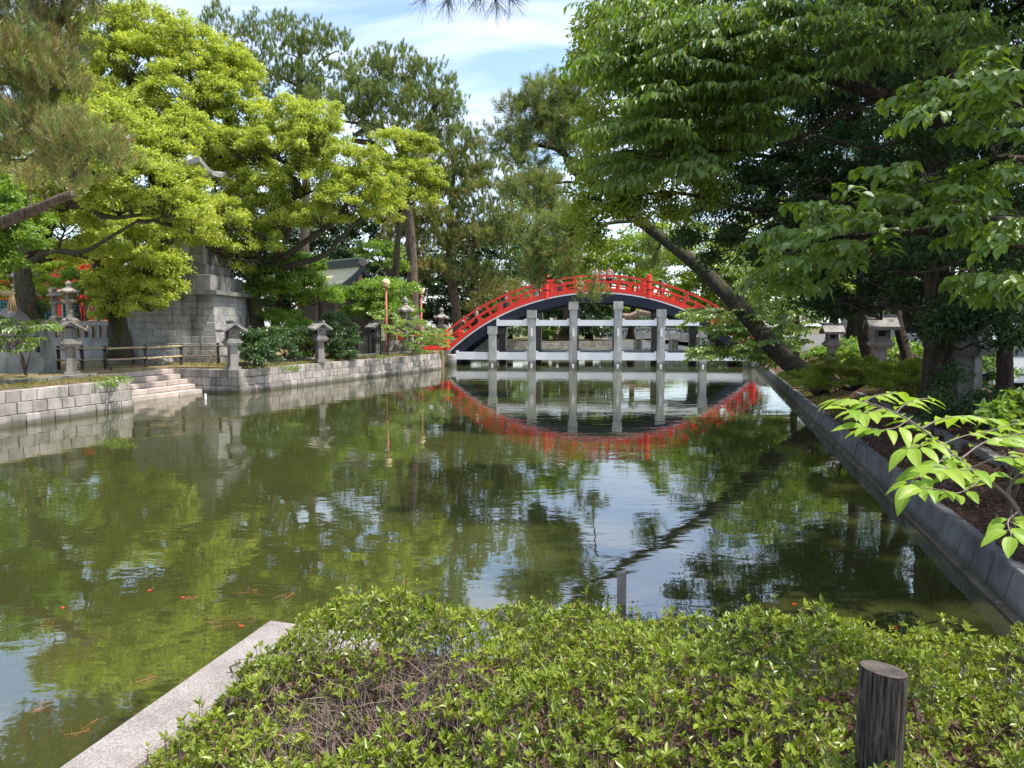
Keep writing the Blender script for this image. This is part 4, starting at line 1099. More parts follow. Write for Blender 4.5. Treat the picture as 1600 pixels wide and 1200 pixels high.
broad_tree('slender_tree', 'rough trunk standing behind the left side of the square-roofed lantern', [A_(11.1, 22.6, 0.9), P(1348, 500, 22.6), P(1346, 420, 22.6), P(1340, 330, 22.6)], 0.24, [(1330, 330, 22, 60, 40), (1300, 260, 22, 60, 50)], L_EVER, M_DBARK, rs=0.35, L=0.11, W=0.045, dens=0.6, twigs=5)
broad_tree('slender_tree', 'dark thin trunk beside the white van at the right edge', [A_(9.7, 14.4, 0.85), P(1570, 560, 14.4), P(1572, 480, 14.4), P(1568, 380, 14.4)], 0.17, [(1560, 420, 14, 60, 40), (1600, 470, 14, 40, 40), (1540, 480, 13.6, 40, 20)], L_EVER, M_DBARK, rs=0.3, L=0.11, W=0.045, dens=0.6, twigs=5)
# overhanging cherry boughs, near
spray_tree('cherry_tree', 'near cherry boughs reaching in from the upper right, long drooping leaves',
    [A_(10.5, 8.2, 0.9), A_(10.2, 8.3, 3.5), A_(9.6, 8.5, 5.5)], 0.2,
    [([A_(9.9, 8.4, 4.6), P(1600, 160, 9), P(1480, 150, 9.2), P(1380, 150, 9.4), P(1290, 122, 9.6), P(1200, 108, 9.8), P(1080, 108, 10), P(1000, 85, 10.2)], .11, .02),
     ([P(1400, 150, 9.4), P(1330, 170, 9.6), P(1240, 220, 9.8), P(1150, 235, 10), P(1060, 235, 10.2)], .04, .012),
     ([P(1290, 122, 9.6), P(1200, 60, 9.8), P(1100, 55, 10), P(1010, 30, 10.2)], .04, .012), ([P(1500, 150, 9.2), P(1450, 60, 9.4), P(1380, 0, 9.6)], .05, .02)],
    L_SPRAY, M_DBARK, [(1000, 85, 10.2, 70, 36, 45), (1090, 60, 10, 80, 50, 66), (1100, 130, 10, 80, 34, 54), (1180, 40, 9.8, 80, 50, 60), (1200, 120, 9.8, 70, 40, 48), (1290, 60, 9.6, 70, 60, 45), (1030, 190, 10.2, 70, 24, 42), (1090, 235, 10.2, 60, 26, 36), (1000, 250, 10.4, 50, 20, 21), (1380, 30, 9.5, 80, 50, 39), (1000, 20, 10.4, 60, 30, 24), (1500, 40, 9.3, 80, 50, 27), (1180, 200, 10, 60, 30, 24)],
    L=0.125, W=0.055, ln=0.65, per=8, droop=0.95, twr=0.006)
spray_tree('cherry_tree', 'near broad-leaved boughs hanging across the dark trunk at right',
    [A_(7.6, 6.2, 0.7), A_(7.4, 6.2, 2.5), A_(7.0, 6.2, 3.6)], 0.14,
    [([A_(7.2, 6.2, 3.1), P(1600, 345, 6.2), P(1500, 350, 6.3), P(1400, 365, 6.5), P(1300, 372, 6.7), P(1230, 400, 6.9)], .05, .008), ([P(1600, 385, 6.2), P(1540, 395, 6.3), P(1450, 425, 6.4), P(1385, 420, 6.5)], .02, .006), ([A_(7.2, 6.2, 3.4), P(1620, 250, 6), P(1540, 260, 6.2), P(1450, 285, 6.4)], .04, .008), ([P(1640, 120, 6), P(1560, 120, 6.2), P(1480, 140, 6.4)], .03, .008)],
    L_SPRAY, M_DBARK, [(1260, 350, 6.9, 60, 26, 9), (1340, 330, 6.7, 70, 30, 12), (1400, 320, 6.6, 40, 24, 7), (1280, 400, 6.9, 50, 20, 8), (1220, 430, 7, 40, 22, 7), (1350, 385, 6.6, 50, 16, 5), (1520, 300, 6.3, 60, 36, 14), (1580, 340, 6.2, 40, 26, 8), (1540, 350, 6.3, 40, 16, 5), (1570, 425, 6.2, 50, 14, 8), (1480, 150, 6.4, 50, 30, 7), (1560, 100, 6.2, 50, 40, 10), (1560, 180, 6.2, 50, 30, 8), (1590, 260, 6.1, 30, 26, 6), (1420, 270, 6.5, 40, 20, 4)],
    L=0.115, W=0.068, ln=0.42, per=6, droop=0.55, twr=0.004, fine=True)
# ------------------------------------------------------------------ giant lantern on its block pedestal
gl = thing('giant_stone_lantern', 'huge stone lantern on a tiered pedestal of grey blocks, half hidden by camphors', 'stone lantern', (-13.9, 31.4, 0))
def tier(parent, hw, hd, z0, z1, courses, ln, batter, mat, depth=0.4, name='stone'):
    """four-sided block tier; built on the two sides the pond sees and the left, right return"""
    hh = (z1 - z0) / courses
    for c in range(courses):
        za = z0 + c * hh
        ins = batter * (c + 0.5) * hh
        w, d = hw - ins, hd - ins
        for (ax, fx, fy, length) in (('x', 0, -d, 2 * w), ('y', w, 0, 2 * d), ('y', -w, 0, 2 * d)):
            s = -length / 2
            odd = c % 2
            first = True
            while s < length / 2 - 0.01:
                l = ln * random.uniform(0.85, 1.15)
                if first and odd: l *= 0.55
                first = False
                if length / 2 - s - l < ln * 0.45: l = length / 2 - s
                m = s + l / 2
                j = random.uniform(-.006, .006)
                if ax == 'x':
                    block(name, mat, parent, (m, fy + depth / 2 + j, za + hh / 2), (l - 0.007, depth, hh - 0.007))
                else:
                    sg = 1 if fx > 0 else -1
                    mm = m * (2 * d - 2 * depth) / length if False else m
                    if m < -length / 2 + depth * 0.5: pass
                    block(name, mat, parent, (fx - sg * (depth / 2 + j) + sg * 0.003, m, za + hh / 2), (depth, l - 0.007, hh - 0.007))
                s += l
    a = Acc().box((0, 0, (z0 + z1) / 2), (2 * (hw - batter * (z1 - z0)) - 0.24, 2 * (hd - batter * (z1 - z0)) - 0.24, z1 - z0 - 0.03))
    part('core', a, M_MORTAR, parent)
ped = part('pedestal', Acc().box((0, 0, GZ + 0.02), (4.7, 4.5, 0.36)), M_PEDD, gl)
tier(ped, 2.16, 2.05, GZ + 0.2, 3.62, 9, 0.46, 0.075, M_PED)
part('ledge', Acc().box((0, 0, 3.70), (4.44, 4.22, 0.17)), M_PEDD, ped)
tier(ped, 1.86, 1.76, 3.79, 4.42, 1, 0.62, 0.02, M_PEDD)
tier(ped, 1.58, 1.50, 4.42, 4.86, 1, 0.6, 0.02, M_PEDD)
tier(ped, 1.34, 1.26, 4.86, 5.65, 2, 0.5, 0.05, M_PEDD)
def sq(acc, prof, rot=math.pi / 4):
    return acc.lathe([(r * math.sqrt(2), z) for r, z in prof], 4, (0, 0, 0), rot)
part('shaft', sq(Acc(), [(0.8, 5.65), (0.62, 6.0), (0.55, 6.6), (0.62, 7.1), (0.85, 7.25)]), M_PEDD, gl)
part('platform', sq(Acc(), [(0.85, 7.25), (1.12, 7.36), (1.12, 7.55), (0.9, 7.62)]), M_PED, gl)
part('fire_box', sq(Acc(), [(0.62, 7.62), (0.62, 8.45), (0.7, 8.5)]), M_PEDD, gl)
V, Q = [], []
for i, (r, z) in enumerate(((0.7, 8.48), (1.45, 8.62), (1.47, 8.80), (1.0, 8.92), (0.6, 9.2), (0.3, 9.55))):
    for j in range(16):
        t = j / 16 * 4
        k = int(t); f = t - k
        cs = [(1, -1), (1, 1), (-1, 1), (-1, -1)]
        a, b = cs[k], cs[(k + 1) % 4]
        up = 0.30 * abs(2 * f - 1) ** 2 if i in (1, 2) else (0.1 * abs(2 * f - 1) ** 2 if i == 3 else 0)
        V.append((r * (a[0] + (b[0] - a[0]) * f), r * (a[1] + (b[1] - a[1]) * f), z + up))
for i in range(5):
    for j in range(16):
        Q.append([i * 16 + j, i * 16 + (j + 1) % 16, (i + 1) * 16 + (j + 1) % 16, (i + 1) * 16 + j])
part('roof', Acc().add(V, quads=Q), M_PED, gl)
part('finial', Acc().lathe([(0.34, 9.5), (0.42, 9.6), (0.2, 9.7), (0.34, 9.9), (0.36, 10.1), (0.2, 10.35), (0.02, 10.5)], 14), M_PED, gl)

# ------------------------------------------------------------------ roadside lanterns with gabled roofs
def path_lantern(stone, label, loc, rz, scale=1.0, dark=False):
    t = thing('path_lantern', label, 'stone lantern', loc, rz, 'gabled stone lanterns round the pond')
    t.scale = (scale,) * 3
    part('base', Acc().box((0, 0, 0.02), (0.44, 0.44, 0.10)), stone, t)
    part('post', Acc().box((0, 0, 0.45), (0.29, 0.29, 0.76), 0, 0.88), stone, t)
    pl = Acc().box((0, 0, 0.875), (0.42, 0.42, 0.08), 0, 1.25)
    pl.box((0, 0, 0.955), (0.56, 0.56, 0.075))
    pl.box((0, 0, 1.03), (0.46, 0.46, 0.07))
    part('platform', pl, stone, t)
    bm = bmesh.new()
    bmesh.ops.create_cube(bm, size=1)
    bmesh.ops.scale(bm, vec=(0.38, 0.38, 0.30), verts=bm.verts)
    bmesh.ops.translate(bm, vec=(0, 0, 1.215), verts=bm.verts)
    side = [f for f in bm.faces if abs(f.normal.z) < 0.5]
    r = bmesh.ops.inset_individual(bm, faces=side, thickness=0.075, depth=-0.05)
    me = bpy.data.meshes.new('fire_box')
    bm.to_mesh(me); bm.free()
    fb = link('fire_box', me, stone, t)
    for k in range(4):
        a = k * math.pi / 2
        if k % 2 == 0:
            m = Acc().box((0.146, 0, 1.215), (0.012, 0.17, 0.14))
            nm = 'window'
        else:
            m = Acc()
            aa = np.arange(14) / 14 * 2 * math.pi
            v = [(0.145, 0.075 * math.cos(x), 1.215 + 0.065 * math.sin(x)) for x in aa] + [(0.165, 0.075 * math.cos(x), 1.215 + 0.065 * math.sin(x)) for x in aa] + [(0.165, 0.045 * math.cos(x), 1.215 + 0.04 * math.sin(x)) for x in aa] + [(0.15, 0, 1.215)]
            q = [[i, (i + 1) % 14, 14 + (i + 1) % 14, 14 + i] for i in range(14)] + [[14 + i, 14 + (i + 1) % 14, 28 + (i + 1) % 14, 28 + i] for i in range(14)]
            m.add(v, quads=q, tris=[[42, 28 + (i + 1) % 14, 28 + i] for i in range(14)])
            nm = 'round_window'
        o = part(nm, m, M_DARK if k % 2 == 0 else stone, fb)
        o.rotation_euler = (0, 0, a)
    # gabled roof, ridge along local y, with a thick upturned edge
    V, Q = [], []
    xs = [(-0.44, 1.39), (-0.24, 1.50), (0, 1.66), (0.24, 1.50), (0.44, 1.39)]
    for y in (-0.36, 0.36):
        for x, z in xs: V.append((x, y, z))
        for x, z in xs: V.append((x * 0.98, y, z - 0.085))
    for i in range(4):
        Q += [[i, i + 1, 11 + i, 10 + i], [5 + i, 15 + i, 16 + i, 6 + i], [i, 5 + i, 6 + i, i + 1], [10 + i, 11 + i, 16 + i, 15 + i]]
    Q += [[0, 10, 15, 5], [4, 9, 19, 14]]
    rf = part('roof', Acc().add(V, quads=Q), stone, t)
    part('ridge', Acc().box((0, 0, 1.675), (0.12, 0.74, 0.07)), stone, rf)
    part('gable', Acc().box((0, 0, 1.415), (0.34, 0.5, 0.1), 0, 0.5), stone, rf)
    return t
zG = GZ - 0.02
for (lab, px, py, Y, rz, sc, st, gz) in [
    ('gabled stone lantern beside the bamboo fence, left of the stone steps', 112, 586, 22.6, 36, 1.0, M_LANT, zG),
    ('gabled stone lantern at the wall corner by the round camellia shrub', 364, 577, 25.2, 42, 0.96, M_LANT, zG),
    ('thin gabled stone lantern standing between the two green shrubs', 500, 564, 30.5, 45, 0.98, M_LANT, zG),
    ('dark gabled stone lantern next to the black iron gate', 588, 555, 36.5, 50, 1.0, M_LANTD, zG)]:
    g = P(px, py, Y)
    path_lantern(st, lab, (g[0], Y, gz), R(rz), sc)
for (lab, x, y, rz, sc, st) in [
    ('small shaded gabled lantern nearest the leaning pine base', 10.85, 25.0, 80, 0.92, M_LANT),
    ('wide-roofed gabled lantern in front of the log fence on the right bank', 10.0, 20.0, 75, 1.05, M_LANT),
    ('dark gabled lantern right of the thick evergreen trunk, before the white van', 8.08, 13.0, 35, 1.16, M_LANTD)]:
    path_lantern(st, lab, (x, y, 0.9), R(rz), sc)

# tall old stone lanterns
def ishidoro(label, loc, h, seg=6, rot=0.3, top=True, mat=None):
    t = thing('stone_lantern', label, 'stone lantern', loc, rot)
    k = h / 2.4
    mat = mat or M_ISHI
    L_ = lambda pr: [(r * k, z * k) for r, z in pr]
    part('base', Acc().lathe(L_([(0.48, -0.1), (0.48, 0.12), (0.36, 0.22), (0.26, 0.26)]), seg), mat, t)
    part('shaft', Acc().lathe(L_([(0.2, 0.26), (0.18, 0.5), (0.205, 0.62), (0.18, 0.75), (0.19, 1.05)]), 14), mat, t)
    part('platform', Acc().lathe(L_([(0.2, 1.05), (0.42, 1.20), (0.44, 1.32), (0.3, 1.36)]), seg), mat, t)
    if not top: return t
    bm = bmesh.new()
    bmesh.ops.create_cone(bm, cap_ends=True, segments=seg, radius1=0.27 * k, radius2=0.27 * k, depth=0.36 * k)
    bmesh.ops.translate(bm, vec=(0, 0, 1.53 * k), verts=bm.verts)
    bmesh.ops.inset_individual(bm, faces=[f for f in bm.faces if abs(f.normal.z) < 0.5], thickness=0.06 * k, depth=-0.07 * k)
    me = bpy.data.meshes.new('fire_box'); bm.to_mesh(me); bm.free()
    link('fire_box', me, mat, t)
    # roof with upturned corners
    V, Q = [], []
    n = seg * 4
    for i, (r, z) in enumerate(((0.25, 1.71), (0.60, 1.74), (0.61, 1.83), (0.40, 1.93), (0.2, 2.05), (0.14, 2.08))):
        for j in range(n):
            f = (j % 4) / 4
            ph = 2 * math.pi * j / n
            c = abs(2 * f - 1) ** 2
            rr = r * (1 - 0.10 * (1 - c)) * k
            V.append((rr * math.cos(ph), rr * math.sin(ph), (z + (0.07 * c if i in (1, 2) else 0)) * k))
    for i in range(5):
        for j in range(n):
            Q.append([i * n + j, i * n + (j + 1) % n, (i + 1) * n + (j + 1) % n, (i + 1) * n + j])
    part('roof', Acc().add(V, quads=Q), mat, t)
    part('finial', Acc().lathe(L_([(0.13, 2.06), (0.19, 2.11), (0.12, 2.16), (0.18, 2.22), (0.19, 2.32), (0.1, 2.42), (0.01, 2.48)]), 12), mat, t)
    return t
def at_ground(px, py, Y): return tuple(P(px, py, Y))
MZ = P(100, 498, 34)[2]
ishidoro('squat old lantern with ball finial on the mound behind the stone fence', at_ground(87, 499, 33), 1.4, 6, 0.1)
ishidoro('taller mossy lantern with broad dark roof next to the ball-topped one', at_ground(110, 503, 32.5), 1.75, 6, 0.4)
ishidoro('topless lantern stump on the mound just left of the low camphor bough', at_ground(153, 508, 31), 1.15, 6, 0.2, False)
ishidoro('old lantern shaded by trees behind the gnarled camphor trunk', at_ground(30, 478, 36), 1.9, 6, 0.2)
ishidoro('tall layered stone lantern right of the first globe lamp', at_ground(634, 546, 39.5), 2.75, 6, 0.2).scale = (.68, .68, 1)
ishidoro('weathered stone lantern partly hidden behind the layered one', at_ground(643, 548, 42), 2.4, 6, 0.5).scale = (.7, .7, 1)
ishidoro('grey stone lantern standing at the bridge foot before the dark trees', at_ground(690, 541, 47), 2.4, 6, 0.1).scale = (.8, .8, 1)
t = thing('stone_plinth', 'dark square stone plinth behind the maple at the bridge foot', 'plinth', (-5.55, 40.9, GZ - .03), R(-8))
block('slab', M_LANTD, t, (0, 0, 0.15), (1.05, 0.9, 0.3)); block('slab', M_LANTD, t, (0, 0, 0.42), (0.8, 0.7, 0.26))

# mound behind the stone fence, with boulder and straw rope
a = Acc()
V = [(-32, 30.2, GZ - .1), (-15.2, 30.2, GZ - .1), (-15.4, 46, GZ - .1), (-32, 46, GZ - .1), (-31.5, 30.6, 2.15), (-15.6, 30.6, 2.15), (-16, 34, 2.6), (-16.4, 45, 2.7), (-31, 45, 2.7), (-31, 34, 2.6)]
a.add(V, quads=[[0, 1, 5, 4], [4, 5, 6, 9], [9, 6, 7, 8], [1, 2, 7, 6], [3, 0, 4, 9]], tris=[[1, 6, 5]])
structure('terrain', a, ground_mat('mound_earth', (0.33, 0.21, 0.13), (0.24, 0.17, 0.10), (0.16, 0.13, 0.06), 0.6))
def boulder(name, label, c, r, seed, mat=None, cat='rock'):
    rr = random.Random(seed)
    bm = bmesh.new()
    bmesh.ops.create_icosphere(bm, subdivisions=3, radius=1)
    from mathutils import noise
    for v in bm.verts:
        f = 1 + 0.28 * noise.noise(v.co * 1.3 + Vector((seed, 0, 0))) + 0.08 * noise.noise(v.co * 4 + Vector((0, seed, 0)))
        v.co = Vector((v.co.x * r[0], v.co.y * r[1], v.co.z * r[2])) * f
    me = bpy.data.meshes.new(name); bm.to_mesh(me); bm.free()
    o = link(name, me, mat or M_ROCK, loc=tuple(map(float, c)))
    return tag(o, label, cat)
g = P(12, 545, 24)
boulder('boulder', 'large dark boulder tied with a straw rope at the left edge', (g[0], 24.2, 1.7), (0.85, 0.7, 1.25), 4)
t = thing('straw_rope', 'twisted straw rope with a hanging tassel round the boulder', 'rope', (g[0], 23.4, 2.9))
ra = Acc()
c0, c1 = P(-8, 453, 23.45), P(20, 459, 23.35)
tt = np.linspace(0, 1, 24)
for ph in (0, 2.1, 4.2):
    pts = [c0 + (c1 - c0) * u + np.array([0, 0, -0.05 * math.sin(u * math.pi)]) + 0.05 * np.array([0, math.cos(u * 24 + ph), math.sin(u * 24 + ph)]) for u in tt]
    ra.tube(pts, 0.05, 6)
M_STRAWR = paint_mat('straw', (0.42, 0.30, 0.14), 0.9, (0.2, 0.14, 0.06), 0.5, 0.4)
part('cord', ra, M_STRAWR, t, True, True)
ta = Acc()
top = P(18, 459, 23.3)
for i in range(70):
    an = rng.uniform(0, 6.28); q = math.sqrt(rng.random())
    b = top + np.array([q * .17 * math.cos(an), q * .12 * math.sin(an), -0.54 * rng.uniform(.85, 1.05)])
    ta.tube([top + np.array([.03 * math.cos(an), .03 * math.sin(an), 0]), (top * .45 + b * .55) + np.array([.02 * math.cos(an), 0.02 * math.sin(an), 0]), b], [.02, .016, .008], 4)
part('tassel', ta, M_STRAWR, t, False, True)
for i, (px, py, Y, s, lab) in enumerate([(243, 574, 27.6, .42, 'rounded mossy rock beneath the bamboo fence by the pedestal'), (226, 572, 28.4, .34, 'flat rock beside the camphor roots'), (256, 571, 28.6, .30, 'small rock partly behind the rounded mossy rock')]):
    g = P(px, py, Y)
    boulder('rock', lab, (g[0], Y, GZ + 0.05), (s * 1.2, s, s * 0.7), 10 + i)

# stone picket fences
def picket_fence(label, p0, p1, base_h, pick_h, z, step=0.30, pw=0.15):
    p0, p1 = np.asarray(p0, float), np.asarray(p1, float)
    t = thing('stone_fence', label, 'stone fence', (p0[0], p0[1], z), math.atan2(*(p1 - p0)[::-1]))
    L = np.linalg.norm(p1 - p0)
    part('base', Acc().box((L / 2, 0.2, base_h / 2), (L, 0.4, base_h)), M_FENCE_ST, t)
    part('sill', Acc().box((L / 2, 0.2, base_h + 0.075), (L + .04, 0.34, 0.15)), M_FENCE_ST, t)
    part('top_rail', Acc().box((L / 2, 0.2, base_h + 0.15 + pick_h + 0.075), (L, 0.24, 0.15)), M_FENCE_ST, t)
    n = int(L / step)
    for i in range(n):
        block('picket', M_FENCE_ST, t, ((i + 0.5) * L / n, 0.2, base_h + 0.15 + pick_h / 2), (pw, 0.15, pick_h + .004))
    for x in (0.02, L - 0.02):
        part('end_post', Acc().box((x, 0.2, (base_h + pick_h + 0.36) / 2), (0.26, 0.36, base_h + pick_h + 0.36)), M_FENCE_ST, t)
picket_fence('stone picket fence on a plinth behind the leafy sapling at the left edge', (-19.5, 23.1), (-14.55, 22.9), 0.50, 0.52, GZ - 0.03)
picket_fence('grey-green stone picket fence on a high plinth left of the camphor trunk', (-18.9, 30.0), (-15.5, 29.9), 0.85, 0.48, GZ - 0.03)

# bamboo fence along the bank
bf = thing('bamboo_fence', 'rustic fence of two bamboo rails on dark wooden posts by the steps', 'fence')
posts = [(64, 24.2), (91, 24.6), (128, 24.8), (164, 25.1), (227, 26.2), (283, 27.6)]
tops = []
for px, Y in posts:
    x = (px - 800) / FPX * Y
    h = 0.78
    part('post', Acc().tube([(x, Y, GZ - .1), (x + .01, Y, GZ + h / 2), (x, Y, GZ + h)], [.06, .055, .055], 8, .05), M_WOOD, bf)
    tops.append((x, Y))
for zz in (0.28, 0.66):
    for i in range(len(tops) - 1):
        (xa, ya), (xb, yb) = tops[i], tops[i + 1]
        part('rail', Acc().tube(curve((xa - .05, ya - .075, GZ + zz), (xb + .05, yb - .075, GZ + zz + 0.03), 6, 0, .004), .036, 8), M_BAMBOO, bf)
for px, Y in posts:
    x = (px - 800) / FPX * Y
    for zz in (0.28, 0.66):
        part('lashing', Acc().lathe([(0.072, GZ + zz - .05), (0.082, GZ + zz), (0.072, GZ + zz + .05)], 8, (x, Y - .03, 0)), M_BLACK, bf)
x, Y = tops[3]
part('brace', Acc().tube([(x + .02, Y - .1, GZ + 0.42), (x + .5, Y - .55, GZ - .02)], .04, 7), M_WOOD, bf)
bf2 = thing('bamboo_fence', 'short grey wooden rail section between the pedestal and the corner lantern', 'fence')
pp = [(283, 27.75), (341, 28.1), (362, 28.0)]
for px, Y in pp[1:2]:
    x = (px - 800) / FPX * Y
    part('post', Acc().tube([(x, Y, GZ - .1), (x, Y, GZ + .8)], .06, 8, .05), M_WOOD, bf2)
    part('brace', Acc().tube([(x - .05, Y - .1, GZ + 0.5), (x - .3, Y - .4, GZ - .02)], .035, 7), M_POLE, bf2)
for zz in (0.30, 0.68):
    for i in range(2):
        a, b = [((px - 800) / FPX * Y, Y - .07, GZ + zz) for px, Y in pp[i:i + 2]]
        part('rail', Acc().tube(curve(a, b, 5, 0, .004), .03, 7), M_POLE, bf2)

# red shrine building far left
rs_ = thing('red_shrine', 'vermilion shrine building with teal lattice windows behind the left trees', 'building', (-34.5, 54, 2.2), R(8))
M_TEAL = paint_mat('teal_lattice', (0.06, 0.22, 0.22), 0.6)
M_PLAST = paint_mat('white_plaster', (0.7, 0.68, 0.64), 0.9, amt=0.1)
M_TILE = stone_mat('grey_roof', (0.11, 0.115, 0.12), (0.2, 0.2, 0.21), rnd=0)
part('wall', Acc().box((0, 0.2, 1.7), (17, 0.2, 3.4)), M_PLAST, rs_)
for i in range(8):
    x = -8.4 + i * 2.4
    part('column', Acc().lathe([(0.17, 0), (0.17, 3.5)], 12, (x, 0, 0)), M_RED, rs_)
for zz in (0.25, 2.2, 3.3):
    part('beam', Acc().box((0, 0.02, zz), (17.2, 0.26, 0.3)), M_RED, rs_)
for i in range(7):
    x = -7.2 + i * 2.4
    w = part('window', Acc().box((x, 0.08, 1.25), (1.7, 0.08, 1.5)), M_DARK, rs_)
    for j in range(9):
        part('slat', Acc().box((x - .8 + j * .2, 0.03, 1.25), (0.07, 0.06, 1.5)), M_TEAL, w)
    for j in range(6):
        part('slat', Acc().box((x, 0.06, 0.62 + j * .25), (1.7, 0.05, 0.06)), M_TEAL, w)
V = []
for y, z in ((-1.8, 3.9), (-1.8, 3.7), (2.5, 5.9), (2.5, 6.2), (6, 3.9), (6, 3.7)):
    V += [(-9.6, y, z), (9.6, y, z)]
part('roof', Acc().add(V, quads=[[0, 1, 7, 6], [2, 4, 5, 3], [0, 2, 3, 1], [6, 7, 9, 8], [4, 10, 11, 5]], tris=[[0, 6, 2], [1, 3, 7]]), M_TILE, rs_)
rs2 = thing('red_gate', 'red shrine gate with carved bracket panel showing between camphor boughs', 'building', (-30.2, 52, 2.2), R(4))
for x in (-1.6, 0, 1.6):
    part('column', Acc().lathe([(0.16, 0), (0.16, 4.6)], 12, (x, 0, 0)), M_RED, rs2)
for zz, h in ((4.5, .35), (3.6, .25), (5.3, .3)):
    part('beam', Acc().box((0, 0, zz), (4.4, 0.3, h)), M_RED, rs2)
part('panel', Acc().box((0, 0.1, 4.05), (4.2, 0.1, 1.9)), M_RED, rs2)
part('roof', Acc().box((0, 0, 5.85), (6, 3.4, 0.5), 0, 0.55), M_TILE, rs2)

# copper-roofed shrine behind the shrubs
cs_ = thing('copper_roof_shrine', 'small dark shrine with curved pale copper roof and black gable boards', 'building', (-10.6, 46.0, GZ), R(-42))
M_COPPER = stone_mat('copper_roof', (0.48, 0.45, 0.30), (0.62, 0.58, 0.41), stain=(0.16, 0.2, 0.14), stain_amt=0.4, speck=0.08, rnd=0, bump=0.2)
M_GABLE = paint_mat('gable_board', (0.03, 0.045, 0.05), 0.5)
def roof_prof(t):           # t -1..1 across, concave Japanese slope
    return (t * 1.95, 5.05 - 1.55 * (abs(t) ** 0.72) + 0.22 * max(0, abs(t) - .7) / .3)
n = 20
V, Q = [], []
for x in (-2.9, 2.1):
    for th in (0, -0.16):
        for i in range(n + 1):
            y, z = roof_prof(-1 + 2 * i / n)
            V.append((x, y, z + th))
m = n + 1
for i in range(n):
    Q += [[i, i + 1, 2 * m + i + 1, 2 * m + i], [m + i, 3 * m + i, 3 * m + i + 1, m + i + 1], [i, m + i, m + i + 1, i + 1], [2 * m + i, 2 * m + i + 1, 3 * m + i + 1, 3 * m + i]]
Q += [[0, 2 * m, 3 * m, m], [n, m + n, 3 * m + n, 2 * m + n]]
rf = part('roof', Acc().add(V, quads=Q), M_COPPER, cs_, False)
for xg in (2.13, -2.93):
    V, Q = [], []
    for x in (xg - .03, xg + .12):
        for th in (0.08, -0.34):
            for i in range(n + 1):
                y, z = roof_prof(-1 + 2 * i / n)
                V.append((x, y * 1.03, z + th))
    for i in range(n):
        Q += [[i, i + 1, 2 * m + i + 1, 2 * m + i], [m + i, 3 * m + i, 3 * m + i + 1, m + i + 1], [i, m + i, m + i + 1, i + 1], [2 * m + i, 2 * m + i + 1, 3 * m + i + 1, 3 * m + i]]
    part('gable_board', Acc().add(V, quads=Q), M_GABLE, rf)
part('ridge', Acc().box((-0.4, 0, 5.22), (5.0, 0.34, 0.42)), M_GABLE, rf)
part('ridge_cap', Acc().box((-0.4, 0, 5.47), (5.1, 0.46, 0.08)), M_TEAL if False else paint_mat('verdigris', (0.25, 0.36, 0.26), 0.7), rf)
part('ridge_end', Acc().lathe([(0.05, -0.1), (0.26, -0.08), (0.26, 0.05), (0.12, 0.1)], 12), M_LANT, rf).matrix_local = Matrix.Translation((2.25, 0, 5.25)) @ Matrix.Rotation(R(90), 4, 'Y')
part('gable_wall', Acc().add([(1.9, -1.3, 3.6), (1.9, 1.3, 3.6), (1.9, 0, 4.85), (1.8, -1.3, 3.6), (1.8, 1.3, 3.6), (1.8, 0, 4.85)], tris=[[0, 1, 2], [3, 5, 4]], quads=[[0, 3, 4, 1]]), M_DECK, cs_)
part('gable_ornament', Acc().box((1.95, 0, 4.35), (0.06, 0.3, 0.45)), paint_mat('ornament', (0.5, 0.25, 0.15), 0.6), cs_)
part('wall', Acc().box((-0.4, 0, 1.8), (4.2, 2.7, 3.7)), paint_mat('dark_timber', (0.05, 0.04, 0.035), 0.8), cs_)
for x in (-2.4, -0.4, 1.6):
    part('pillar', Acc().box((x, -1.42, 1.8), (0.2, 0.2, 3.6)), M_DECK, cs_)

# black iron gate, low walls, globe lamps
gt = thing('iron_gate', 'black iron gate with thin bars beside the dark gabled lantern', 'gate', (*P(556, 556, 36)[:2], GZ - 0.02), R(6))
for x in (0, 0.62, 1.2, 1.55):
    part('post', Acc().box((x, 0, 0.7), (0.07, 0.07, 1.4)), M_BLACK, gt)
for zz in (0.12, 0.72, 1.32):
    part('rail', Acc().box((0.78, 0, zz), (1.5, 0.035, 0.04)), M_BLACK, gt)
for i in range(15):
    part('bar', Acc().box((0.05 + i * 0.105, 0, 0.75), (0.016, 0.016, 1.5)), M_BLACK, gt)
t = thing('stone_marker', 'upright grey stone marker beside the iron gate', 'stone', (*P(575, 556, 36.4)[:2], GZ - .02), R(5))
block('slab', M_LANT, t, (0, 0, 0.45), (0.42, 0.16, 0.95)); block('slab', M_LANT, t, (0, 0, .03), (.6, .3, .14))
lw = thing('low_stone_wall', 'pale low block wall behind the maple between lamp and bridge', 'stone wall', (0, 0, 0))
block_run(lw, M_GRAN, P(560, 545, 41)[:2], P(640, 545, 43)[:2], [GZ - .05, GZ + .28, GZ + .58], 0.7, 0.3, (0, 1), 0, .5)
M_GLOBE = paint_mat('lamp_globe_cream', (0.82, 0.66, 0.36), 0.35, (0.5, 0.4, 0.2), 0.2, 0.15)
M_LPOLE = paint_mat('lamp_pole_red', (0.40, 0.10, 0.055), 0.5)
